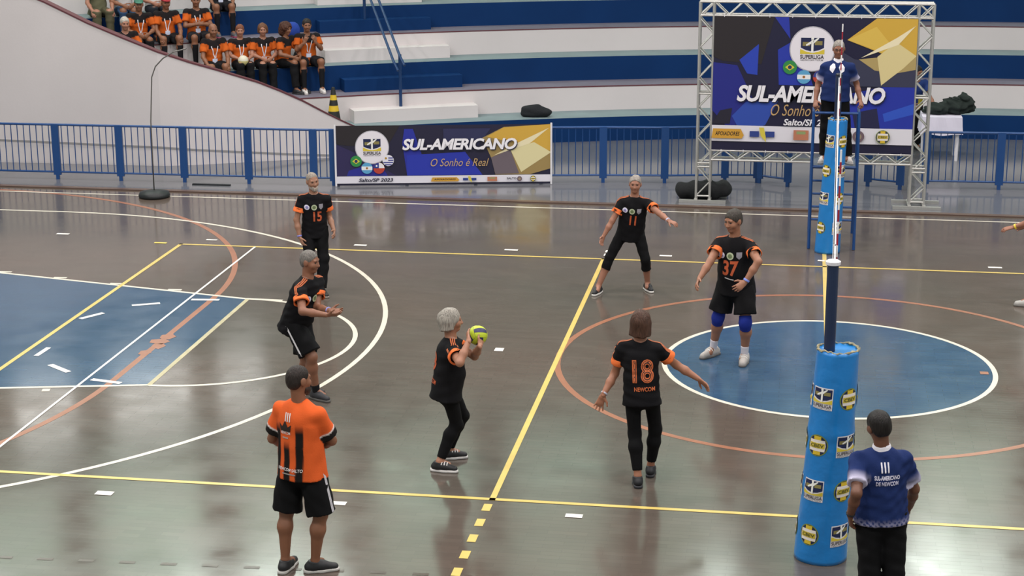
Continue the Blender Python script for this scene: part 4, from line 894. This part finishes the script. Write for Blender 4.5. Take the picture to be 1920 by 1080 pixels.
POSES['w18'] = {'pel': (-1.714, 0.68, 0.86), 'neck': (-1.74, 0.727, 1.323), 'SL': (-1.896, 0.713, 1.244), 'SR': (-1.584, 0.74, 1.244), 'HL': (-1.798, 0.673, 0.86), 'AL': (-1.726, 0.56, 0.09), 'KL': (-1.772, 0.677, 0.46), 'HR': (-1.631, 0.687, 0.86), 'AR': (-1.635, 0.851, 0.09), 'KR': (-1.594, 0.785, 0.473), 'EL': (-1.966, 0.769, 0.989), 'WL': (-2.057, 0.637, 0.819), 'FL': (-2.113, 0.632, 0.671), 'ER': (-1.42, 0.862, 1.066), 'WR': (-1.219, 0.835, 0.952), 'FR': (-1.092, 0.811, 0.861), 'top': (-1.732, 0.747, 1.601), 'H': 1.63, 'fa': 95, 'hfa': 85}
POSES['farw'] = {'pel': (-2.45, 7.35, 0.8), 'neck': (-2.402, 7.272, 1.242), 'SL': (-2.25, 7.272, 1.165), 'SR': (-2.554, 7.272, 1.165), 'HR': (-2.531, 7.35, 0.8), 'AR': (-2.836, 7.178, 0.09), 'KR': (-2.703, 7.249, 0.452), 'HL': (-2.369, 7.35, 0.8), 'AL': (-2.237, 7.427, 0.09), 'KL': (-2.254, 7.275, 0.437), 'ER': (-2.672, 7.209, 0.94), 'WR': (-2.775, 7.152, 0.748), 'FR': (-2.814, 7.058, 0.632), 'EL': (-2.078, 7.095, 1.078), 'WL': (-1.945, 6.921, 1.026), 'FL': (-1.815, 6.846, 0.994), 'top': (-2.391, 7.253, 1.512), 'H': 1.58, 'fa': -90, 'hfa': -88}
POSES['m37'] = {'pel': (-1.024, 4.5, 0.92), 'neck': (-1.048, 4.451, 1.431), 'SL': (-0.884, 4.398, 1.344), 'SR': (-1.213, 4.505, 1.344), 'HR': (-1.112, 4.529, 0.92), 'AR': (-1.264, 4.698, 0.09), 'KR': (-1.21, 4.541, 0.489), 'HL': (-0.936, 4.471, 0.92), 'AL': (-0.907, 4.503, 0.09), 'KL': (-0.904, 4.353, 0.495), 'ER': (-1.298, 4.261, 1.194), 'WR': (-1.404, 4.087, 1.038), 'FR': (-1.445, 3.946, 0.943), 'EL': (-0.781, 4.139, 1.237), 'WL': (-0.913, 4.08, 1.024), 'FL': (-1.027, 3.972, 0.947), 'top': (-1.084, 4.407, 1.735), 'H': 1.8, 'fa': -108, 'hfa': -128}
POSES['ref2'] = {'pel': (0.298, -2.1, 0.92), 'neck': (0.279, -2.086, 1.411), 'SL': (0.116, -2.115, 1.327), 'SR': (0.441, -2.057, 1.327), 'HL': (0.211, -2.115, 0.92), 'AL': (0.246, -2.305, 0.09), 'KL': (0.231, -2.185, 0.494), 'HR': (0.385, -2.085, 0.92), 'AR': (0.424, -2.278, 0.09), 'KR': (0.409, -2.156, 0.494), 'EL': (0.104, -2.342, 1.156), 'WL': (0.071, -2.229, 0.94), 'FL': (0.086, -2.144, 0.798), 'ER': (0.534, -1.972, 1.072), 'WR': (0.521, -1.823, 0.877), 'FR': (0.51, -1.713, 0.751), 'top': (0.231, -2.084, 1.702), 'H': 1.72, 'fa': 100, 'hfa': 118}
POSES['ref1'] = {'pel': (0.07, 10.45, 2.07), 'neck': (0.092, 10.414, 2.56), 'SL': (0.256, 10.399, 2.476), 'SR': (-0.073, 10.428, 2.476), 'HR': (-0.018, 10.458, 2.07), 'AR': (-0.048, 10.42, 1.204), 'KR': (-0.043, 10.413, 1.633), 'HL': (0.158, 10.442, 2.07), 'AL': (0.267, 10.42, 1.213), 'KL': (0.222, 10.405, 1.638), 'ER': (-0.169, 10.525, 2.226), 'WR': (-0.198, 10.406, 2.013), 'FR': (-0.193, 10.284, 1.899), 'EL': (0.354, 10.52, 2.237), 'WL': (0.412, 10.41, 2.025), 'FL': (0.442, 10.277, 1.929), 'top': (0.087, 10.363, 2.85), 'H': 1.72, 'fa': -95, 'hfa': -92}
for k in ('AL', 'AR'): x, y, z = POSES['ref1'][k]; POSES['ref1'][k] = (x, y, 1.237)
BLK = '0e0d10'; ORN = 'e8743c'
SK1, SK2, SK3 = 'a0705a', '85583f', '7d5440'
def emblems(): return [('emblem', 'front', -.105, .33, disc(.037, 18), 'dcd8e8'), ('emblem', 'front', -.005, .33, disc(.04, 18), 'b9c2a0'), ('emblem', 'front', .09, .335, shp((-.028, .038), (-.028, -.012), (0, -.04), (.028, -.012), (.028, .038)), '8d8a92'),
                       ('print_detail', 'front', -.105, .33, disc(.02, 12), '8a86b8'), ('print_detail', 'front', -.005, .33, disc(.024, 12), '6a7a52')]
def number(t, side, u, v, w, h): return [('number', side, u, v, text_fit(t, w, h, bold=.03), 'b8532b')]
def jersey(**k): return dict(col=BLK, cuff=ORN, stripes='c0663a', neckband='c0663a', **k)

p15 = make_person(POSES['p15'], dict(skin='9c7058', hair=('cropped', '92877b'), hairline=.008, beard='ab9f94', brow='b5aca0', seed=1, shirt=jersey(hem=-.12, prints=emblems() + number('15', 'front', .04, .20, .12, .14), loose=.02),
    bottom=dict(kind='pants', col='0c0c0e', len=.98), shoe=('22211f', '8c8278'), bands={'R': ('7f86d8', 'n')}, toeR=-60, toeL=-50))
tag(p15['body'], 'white bearded player in black jersey 15 standing with arms hanging', 'person')
bent = make_person(POSES['bent'], dict(skin='8a5d46', hair=('cropped', '736e68'), brow='6f6a64', seed=2, girth=1.12, shirt=jersey(hem=-.12, belly=True, loose=.02, prints=emblems() + number('7', 'back', 0, .24, .12, .2) + [('lettering', 'back', 0, .04, text_fit('NEWCOM', .24, .05, bold=.02), 'b8532b')]),
    bottom=dict(kind='shorts', col='0c0c0e', len=.9, side='d8d6d8', waist=.1), shoe=('26262a', '55524e'), bands={'L': ('8f96dd', 'n')}, toeR=-30, toeL=-20, palmR=(0, .6, .8), palmL=(0, -.6, .8), curlR=.25, curlL=.25, sock='1a1a1c', sock_len=.2))
tag(bent['body'], 'grey haired player in black jersey and shorts crouching with hands together', 'person')
def coachcol(l, a):
    c = np.tile(np.array(lin('e0602a')), (len(l), 1)); blk = np.array(lin('1b1715')); wht = np.array(lin('e6dcd6'))
    for x0, z1 in ((-.15, .36), (-.045, .22), (.07, .36)):
        w = np.clip((.034 - np.abs(l[:, 0] - x0)) / .006, 0, 1) * np.clip((z1 - l[:, 2]) / .08, 0, 1); c = c * (1 - w[:, None]) + blk * w[:, None]
    w = np.clip((a - .68) / .04, 0, 1)[:, None]; c = c * (1 - w) + wht * w; w = np.clip((a - .74) / .03, 0, 1)[:, None]; return c * (1 - w) + blk * w
crown = shp((-.05, -.03), (.05, -.03), (.065, .035), (.03, .01), (0, .06), (-.03, .01), (-.065, .035))
coach = make_person(POSES['coach'], dict(skin='85583f', hair=('cropped', '2c2420'), beard='3a2c26', seed=3, girth=1.1, hb=.011, shirt=dict(col=coachcol, neckband='1d1816', hem=-.12, sleeve=.76, loose=.03, prints=[('stripe', 'back', x, .405, rect(.011, .07), 'e9e2dc') for x in (-.052, -.03, -.008)] +
    [('crest', 'back', -.055, .315, crown, '2a1c16'), ('lettering', 'back', -.055, .275, text_fit('NEWCOM', .1, .024, bold=.02), 'e6e0dc'), ('print_detail', 'back', -.055, .235, rect(.06, .012), 'a89a90'), ('lettering', 'back', -.02, -.025, text_fit('NEWCOM SALTO', .24, .026, bold=.02, shear=.2), 'e6e0dc'), ('print_detail', 'back', -.02, -.06, rect(.13, .01), '9a928c')]),
    bottom=dict(kind='shorts', col='0b0b0c', len=.98, side='c9c6ca', waist=-.05), shoe=('1e1e20', 'c4c0ba'), toeL=80, toeR=20, face=True))
tag(coach['body'], 'coach in orange shirt with black stripes standing with his back to us', 'person')
ballw = make_person(POSES['ball'], dict(skin='a4735a', hair=('bob', '9a948a', .085), brow='8a847c', seed=4, girth=1.12, shirt=jersey(hem=-.13, loose=.022, belly=True, prints=emblems() + number('8', 'back', 0, .25, .12, .19) + [('lettering', 'back', 0, .05, text_fit('NEWCOM', .22, .045, bold=.02), 'b8532b')]),
    bottom=dict(kind='legging', col='0b0b0d', len=.9), shoe=('1a1a1c', 'd8d4d0', 'c8c4c0'), toeR=-5, toeL=15, palmR=(.9, .35, 0), palmL=(.5, -.9, 0), curlR=.22, curlL=.3, spreadR=.2))
tag(ballw['body'], 'grey haired woman in black jersey holding up the ball', 'person')
n18 = text_fit('18', .205, .23, bold=.035)
w18 = make_person(POSES['w18'], dict(skin='a06c52', hair=('bob', '4a3226', .115), seed=5, girth=.98, shirt=jersey(hem=-.13, loose=.024, prints=[('number', 'back', .02, .22, n18, 'cf6a3a'), ('print_detail', 'back', .02, .22, text_fit('18', .182, .207, bold=-.002), '1c1716'), ('print_detail', 'back', .02, .22, text_fit('18', .175, .20, bold=-.025), 'cf6a3a'), ('lettering', 'back', .03, .045, text_fit('NEWCOM', .2, .042, bold=.02), 'cf6a3a')]),
    bottom=dict(kind='legging', col='0a0a0c', len=.86), shoe=('1a1a1d', '2c2c30'), toeL=100, toeR=90, bands={'L': ('b8b8c4', 'n')}, palmL=(.3, -.9, .2), spreadL=.3, curlL=.12, palmR=(0, -.6, -.8), curlR=.25, spreadR=.2))
tag(w18['body'], 'brown haired woman in black jersey 18 seen from behind with arms out', 'person')
farw = make_person(POSES['farw'], dict(skin='9a6a54', hair=('short', '978e86'), hairline=.02, brow='7f766c', seed=6, girth=1.08, shirt=jersey(hem=-.13, loose=.024, prints=emblems() + number('11', 'front', .02, .20, .09, .14)),
    bottom=dict(kind='capri', col='0b0b0d', len=.4, waist=.1), shoe=('1c1c1f', 'd6d2cc'), toeR=-105, toeL=-65, bands={'L': ('b9bcd4', 'n')}, palmR=(.6, -.6, 0), palmL=(0, .2, -1)))
tag(farw['body'], 'short grey haired woman in black jersey with legs spread by the attack line', 'person')
m37 = make_person(POSES['m37'], dict(skin='98684f', hair=('short', '3f3933'), brow='4a423a', seed=7, girth=1.14, shirt=jersey(hem=-.12, loose=.024, belly=True, prints=emblems() + number('37', 'front', .0, .20, .17, .16) + [('print_detail', 'front', -.01, .09, shp((-.05, .012), (.05, -.006), (.05, -.018), (-.05, 0)), 'd8d4d0')]),
    bottom=dict(kind='shorts', col='100f11', len=.80), shoe=('b3aca6', '6a6663', 'e6e2dc'), foot=1.1, sock='d8d2d8', sock_len=.28, kneepad='1f2f86', toeR=-125, toeL=-95, bands={'L': ('7f92e0', 'w')}, palmR=(.8, .3, 0), palmL=(-.3, .9, -.2), curlL=.4))
tag(m37['body'], 'player in black jersey 37 and blue knee pads inside the blue circle', 'person')
def refcol(l, a):
    c = np.tile(np.array(lin('1b2c5c')), (len(l), 1)); w = np.array(lin('cfc9e0')); t = np.clip((a - .55) / .45, 0, 1)[:, None] ** 1.3; c = c * (1 - t) + w * t
    h = np.clip((.0 - l[:, 2]) / .10, 0, 1); d = ((np.sin(l[:, 0] * 160) * np.sin(l[:, 2] * 160)) > -.25) * h * .75 * (np.abs(a) < .01); return c * (1 - d[:, None]) + w * d[:, None]
ref2 = make_person(POSES['ref2'], dict(skin='6e4734', hair=('short', '1e1a18'), seed=8, girth=1.1, shirt=dict(col=refcol, collar='e4e0e6', hem=-.06, sleeve=.72, loose=.024, prints=[('stripe', 'back', x, .395, rect(.011, .075), 'e4e0ea') for x in (-.025, 0, .025)] +
    [('lettering', 'back', .015, .32, text_fit('SUL-AMERICANO', .19, .034, bold=.04), 'dcd8ea'), ('lettering', 'back', .015, .275, text_fit('DE NEWCOM', .17, .034, bold=.04), 'cfcbe2')]),
    bottom=dict(kind='pants', col='09090b', len=.97), shoe=('141416', '222224'), bands={'L': ('17171a', 'n')}, palmL=(.9, .2, 0), palmR=(-.9, .2, 0)))
tag(ref2['body'], 'referee in dark blue polo shirt standing beside the near padded post', 'person')
ref1 = make_person(POSES['ref1'], dict(skin='8c5d47', hair=('cropped', '8f8880'), brow='6f6860', glasses=True, seed=9, girth=1.14, shirt=dict(col=lambda l, a: refcol(l * np.array([1, 1, 0]) + .2, a), collar='eceaf0', hem=-.05, sleeve=.68, loose=.022, prints=[('emblem', 'front', .03, .28, shp((-.03, -.05), (-.012, .04), (.03, .06), (.0, .02), (-.005, -.05)), 'c8c49a'), ('emblem', 'front', .06, .26, disc(.022, 12), 'b0a46a')]),
    bottom=dict(kind='pants', col='0a0a0c', len=.97), shoe=('cfc8c2', 'b9b2ac'), toeR=-110, toeL=-70, palmR=(.4, -.3, -1), palmL=(-.4, -.3, -1), curlR=.6, curlL=.6))
tag(ref1['body'], 'referee with glasses in blue polo standing up on the blue stand', 'person')
rp = dict(pel=(2.78, 7.42, .9), neck=(2.66, 7.4, 1.37), SL=(2.64, 7.22, 1.33), SR=(2.66, 7.58, 1.33), HL=(2.76, 7.33, .9), HR=(2.78, 7.51, .9), AL=(2.47, 7.32, .09), KL=(2.55, 7.3, .49), AR=(3.05, 7.55, .09), KR=(2.82, 7.55, .47),
          EL=(2.46, 7.22, 1.11), WL=(2.21, 7.29, 1.0), FL=(2.03, 7.3, .95), ER=(2.62, 7.66, 1.05), WR=(2.4, 7.6, .95), FR=(2.24, 7.58, .92), top=(2.62, 7.4, 1.66), H=1.72, fa=175, hfa=180)
rpp = make_person(rp, dict(skin='976650', hair=('short', '3a322c'), seed=10, shirt=dict(col='2b4a8c', hem=-.1), bottom=dict(kind='shorts', col='1a1a20'), shoe=('b9b6b0', '77736e'), bands={'L': ('e0c23a', 'w')}, curlL=.3, palmL=(0, .3, -1)))
tag(rpp['body'], 'player at the right edge reaching out a hand with yellow wristband', 'person')
tp = dict(pel=(1.58, 17.76, .84), neck=(1.60, 17.64, 1.27), SL=(1.76, 17.70, 1.23), SR=(1.44, 17.56, 1.23), HL=(1.66, 17.80, .84), HR=(1.50, 17.72, .84), AL=(1.68, 17.86, .09), KL=(1.70, 17.76, .46), AR=(1.48, 17.74, .09), KR=(1.50, 17.64, .46),
          EL=(1.84, 17.60, 1.0), WL=(1.92, 17.44, .88), FL=(1.98, 17.34, .84), ER=(1.42, 17.46, .98), WR=(1.54, 17.36, .86), FR=(1.64, 17.30, .84), top=(1.62, 17.56, 1.54), H=1.58, fa=-62, hfa=-50)
tpp = make_person(tp, dict(skin='8a5e48', hair=('short', '16130f'), seed=11, shirt=dict(col=lambda l, a: np.where((l[:, 2:3] < .2) & (l[:, 0:1] < -.02), np.array(lin('b9a83a')), np.array(lin('23386e'))), hem=-.08), bottom=dict(kind='pants', col='15151a'), shoe=('222222', '333333')), .016, .008, .006, .016)
tag(tpp['body'], 'dark haired helper in blue shirt behind the right truss leg at the table', 'person')

# ------------------------------------------------------------------ ball
bc = V3(-3.255, .93, 1.245); br2 = .092
ball = empty('volleyball', bc); tag(ball, 'yellow green and navy volleyball in the woman\'s raised hands', 'ball')
BY = mat('ball yellow green', 'b9c92e', .45); BNV = mat('ball navy', '2b2858', .45)
ballrot = Matrix.Rotation(.6, 3, 'X') @ Matrix.Rotation(.5, 3, 'Y') @ Matrix.Rotation(.35, 3, 'Z')
ci = 0
for ax in range(3):
    for sg in (-1, 1):
        for st in range(3):
            vs = []; fs = []; n = 10
            for i in range(n + 1):
                for j in range(5):
                    u = -1 + 2 * i / n; v = -1 + 2 * (st + j / 4) / 3; u = u * .985; v = (-1 + 2 * (st + .5) / 3) + (v - (-1 + 2 * (st + .5) / 3)) * .955
                    p = [0, 0, 0]; p[ax] = sg; p[(ax + 1) % 3] = math.tan(u * math.pi / 4); p[(ax + 2) % 3] = math.tan(v * math.pi / 4)
                    vs.append(tuple(ballrot @ (Vector(p).normalized() * br2)))
            for i in range(n):
                for j in range(4): a = i * 5 + j; q = (a, a + 1, a + 6, a + 5); fs.append(q if sg > 0 else q[::-1])
            obj('panel', mesh(vs, fs), BNV if st == 1 else BY, ball, smooth=True)
MB().lathe([(.0001, -br2 * .985)] + [(br2 * .985 * math.cos(t), br2 * .985 * math.sin(t)) for t in np.linspace(-1.5, 1.5, 17)] + [(.0001, br2 * .985)], 28).build('bladder', mat('ball seam', '3a3d2a', .6), ball, smooth=True)

# ------------------------------------------------------------------ spectators on the stand
def seated(px, py, pz, H, variant, lean=8, spread=.13, turn=0.):
    s = H / 1.75; d = V3(GX - px, GY - py, 0); a = math.degrees(math.atan2(d[1], d[0])) + turn; ar = math.radians(a); f = V3(math.cos(ar), math.sin(ar), 0); r = V3(math.sin(ar), -math.cos(ar), 0); Z = V3(0, 0, 1)
    pel = V3(px, py, pz + .10); l = math.radians(lean); neck = pel + .5 * s * (math.cos(l) * Z + math.sin(l) * f); J = dict(pel=pel, neck=neck, H=H, fa=a, hfa=a + random.uniform(-12, 12), gz=pz - .45)
    J['top'] = neck + .29 * s * (Z + .12 * f)
    for k, g in (('R', 1), ('L', -1)):
        J['S' + k] = neck + g * .18 * s * r - .045 * s * Z; J['H' + k] = pel + g * .09 * s * r + .03 * f
        J['K' + k] = pel + g * spread * s * r + .42 * s * f + .02 * Z; J['A' + k] = V3(*(pel + g * (spread + .0) * s * r + .44 * s * f)[:2], pz - .45 + .09)
        S_ = J['S' + k]
        if variant == 'knees': E_ = S_ + V3(0, 0, -.26 * s) + f * .10 + g * r * .05; Wr = E_ + f * .19 * s - Z * .14 * s - g * r * .04; Fd = Wr + f * .12 * s - Z * .1
        elif variant == 'clasp': E_ = S_ - Z * .25 * s + f * .08 + g * r * .07; Wr = E_ + f * .19 * s - Z * .06 * s - g * r * .15 * s; Fd = Wr + f * .06 - g * r * .1 * s - Z * .05
        elif variant == 'up': E_ = S_ - Z * .22 * s + f * .12 + g * r * .05; Wr = E_ + f * .1 * s + Z * .13 * s - g * r * .12 * s; Fd = Wr + Z * .12 * s - g * r * .05 + f * .02
        else: E_ = S_ - Z * .24 * s + f * .1 + g * r * .06; Wr = E_ + f * .1 * s + Z * .03 * s - g * r * .2 * s; Fd = Wr - g * r * .14 * s + Z * .01
        J['E' + k], J['W' + k], J['F' + k] = E_, Wr, Fd
    return {k: (tuple(map(float, v)) if isinstance(v, np.ndarray) else v) for k, v in J.items()}
def fancol(l, a): return np.where((l[:, 2:3] > .37 - .25 * np.abs(l[:, 0:1])) & (a[:, None] < .25), np.array(lin('1d191a')), np.array(lin('c45c1e')))
whitecol = 'd9d6d4'
FANS = [((-9.43, 17.50, 1.35), 1.72, 'up', ('short', '2a2320'), SK2, fancol, 'shorts', '18181b', True, 'spectator in orange shirt with phone in hands sitting apart on the right', .17, ('d8d4d0', 'b0aaa4')),
    ((-10.16, 17.10, 1.35), 1.62, 'clasp', ('bob', '6a4630', .07), SK1, fancol, 'pants', '141416', True, 'woman with brown bob and lanyard clasping her hands among orange spectators', .1, ('202022', '303030')),
    ((-9.84, 17.24, 1.35), 1.64, 'clasp', ('curly', '4a2c20'), SK2, fancol, 'pants', '141416', False, 'spectator with big curly brown hair turned away behind the woman with bob', .1, ('202022', '303030')),
    ((-10.52, 16.90, 1.35), 1.60, 'clasp', ('short', '7a4a34'), SK1, fancol, 'pants', '141416', True, 'red brown haired spectator holding a pale ball on the lap', .1, ('202022', '303030')),
    ((-10.95, 16.64, 1.35), 1.70, 'knees', ('bald', '7a5a48'), SK2, fancol, 'shorts', '141416', True, 'bald spectator in orange shirt with lanyard in the front row', .13, ('202022', '303030')),
    ((-12.27, 15.73, 1.58), 1.66, 'clasp', ('short', 'b9b2a8'), SK1, fancol, 'pants', '141416', False, 'white haired spectator in orange shirt at the left above the ramp wall', .1, ('202022', '303030')),
    ((-11.45, 17.25, 1.80), 1.74, 'cross', ('short', '2c2420'), SK2, fancol, 'shorts', '202024', True, 'spectator in orange shirt with crossed arms in the second row', .14, ('d8d4d0', 'b0aaa4')),
    ((-11.93, 16.95, 1.80), 1.70, 'knees', ('cap', 'a03038'), SK2, fancol, 'shorts', '161618', True, 'spectator in orange shirt and red cap in the second row', .15, ('202022', '303030')),
    ((-12.35, 16.67, 1.80), 1.70, 'clasp', ('cap', '4a7a68'), SK2, fancol, 'pants', '161618', True, 'spectator in orange shirt and green cap in the second row', .1, ('202022', '303030')),
    ((-11.33, 18.28, 2.25), 1.72, 'knees', ('short', '2c2420'), SK2, '23222a', 'shorts', '1a1a1e', True, 'spectator in dark shirt with black socks in the third row', .15, ('5a5a5e', 'a04060')),
    ((-13.25, 17.03, 2.25), 1.70, 'knees', ('short', '3a302a'), SK1, '6a6a52', 'pants', '54523e', False, 'spectator in olive trousers at the top left corner', .12, ('202022', '303030')),
    ((-12.86, 17.30, 2.25), 1.70, 'clasp', ('short', '3a302a'), SK2, whitecol, 'pants', '2f4a6a', False, 'spectator in white shirt and jeans in the third row', .1, ('202022', '303030')),
    ((-12.38, 17.62, 2.25), 1.70, 'clasp', ('short', '4a3a30'), SK1, whitecol, 'pants', '22262e', False, 'spectator in white shirt and dark trousers behind the green and red caps', .1, ('202022', '303030'))]
for i, (pos, H_, var, hair, sk, colr, bk, bcol, lan, lab, spr, shoe) in enumerate(FANS):
    J = seated(*pos, H_, var, 6 + 4 * (i % 3), spr, 150 if hair[0] == 'curly' and False else (35 if hair[0] == 'curly' else 0))
    F_ = make_person(J, dict(skin=sk, hair=hair, brow='3a2e28', seated=True, seed=20 + i, lanyard=lan, shirt=dict(col=colr, hem=-.06, sleeve=.7, loose=.02), bottom=dict(kind=bk, col=bcol), shoe=shoe, sock='17171a' if bk == 'shorts' else None, sock_len=.75), .02, .0095, .008, .019)
    tag(F_['body'], lab, 'person')
def simple_ball(label, c, r, cols):
    e = empty('volleyball', c); tag(e, label, 'ball')
    for h_ in range(2):
        MB().lathe([(r * math.cos(t) + .0001, r * math.sin(t)) for t in np.linspace(-1.57, 0, 9)] if h_ == 0 else [(r * math.cos(t) + .0001, r * math.sin(t)) for t in np.linspace(0, 1.57, 9)], 18).build('panel', mat('ball ' + cols[h_], cols[h_], .5), e, smooth=True)
simple_ball('pale yellow and white ball on a spectator\'s lap', (-10.37, 16.60, 1.55), .095, ('cfc584', 'd4d0bc'))
soft_lump('backpack', 'black backpack on the step right of the woman with bob', 'bag', (-9.64, 17.62, 1.352), [ell((0, 0, .13), I3, (.1, .09, .15), .05)], '15161a', 12, .01)
soft_lump('cloth_bag', 'blue bag behind the curly haired spectator', 'bag', (-9.9, 18.2, 1.802), [ell((0, 0, .13), I3, (.16, .12, .15), .05)], '1e3f96', 13, .012)
soft_lump('tote_bag', 'grey white cloth bag on the step left of the lone spectator', 'bag', (-9.72, 17.93, 1.352), [ell((0, 0, .2), I3, (.14, .1, .22), .05)], 'aeb2b4', 14, .012)
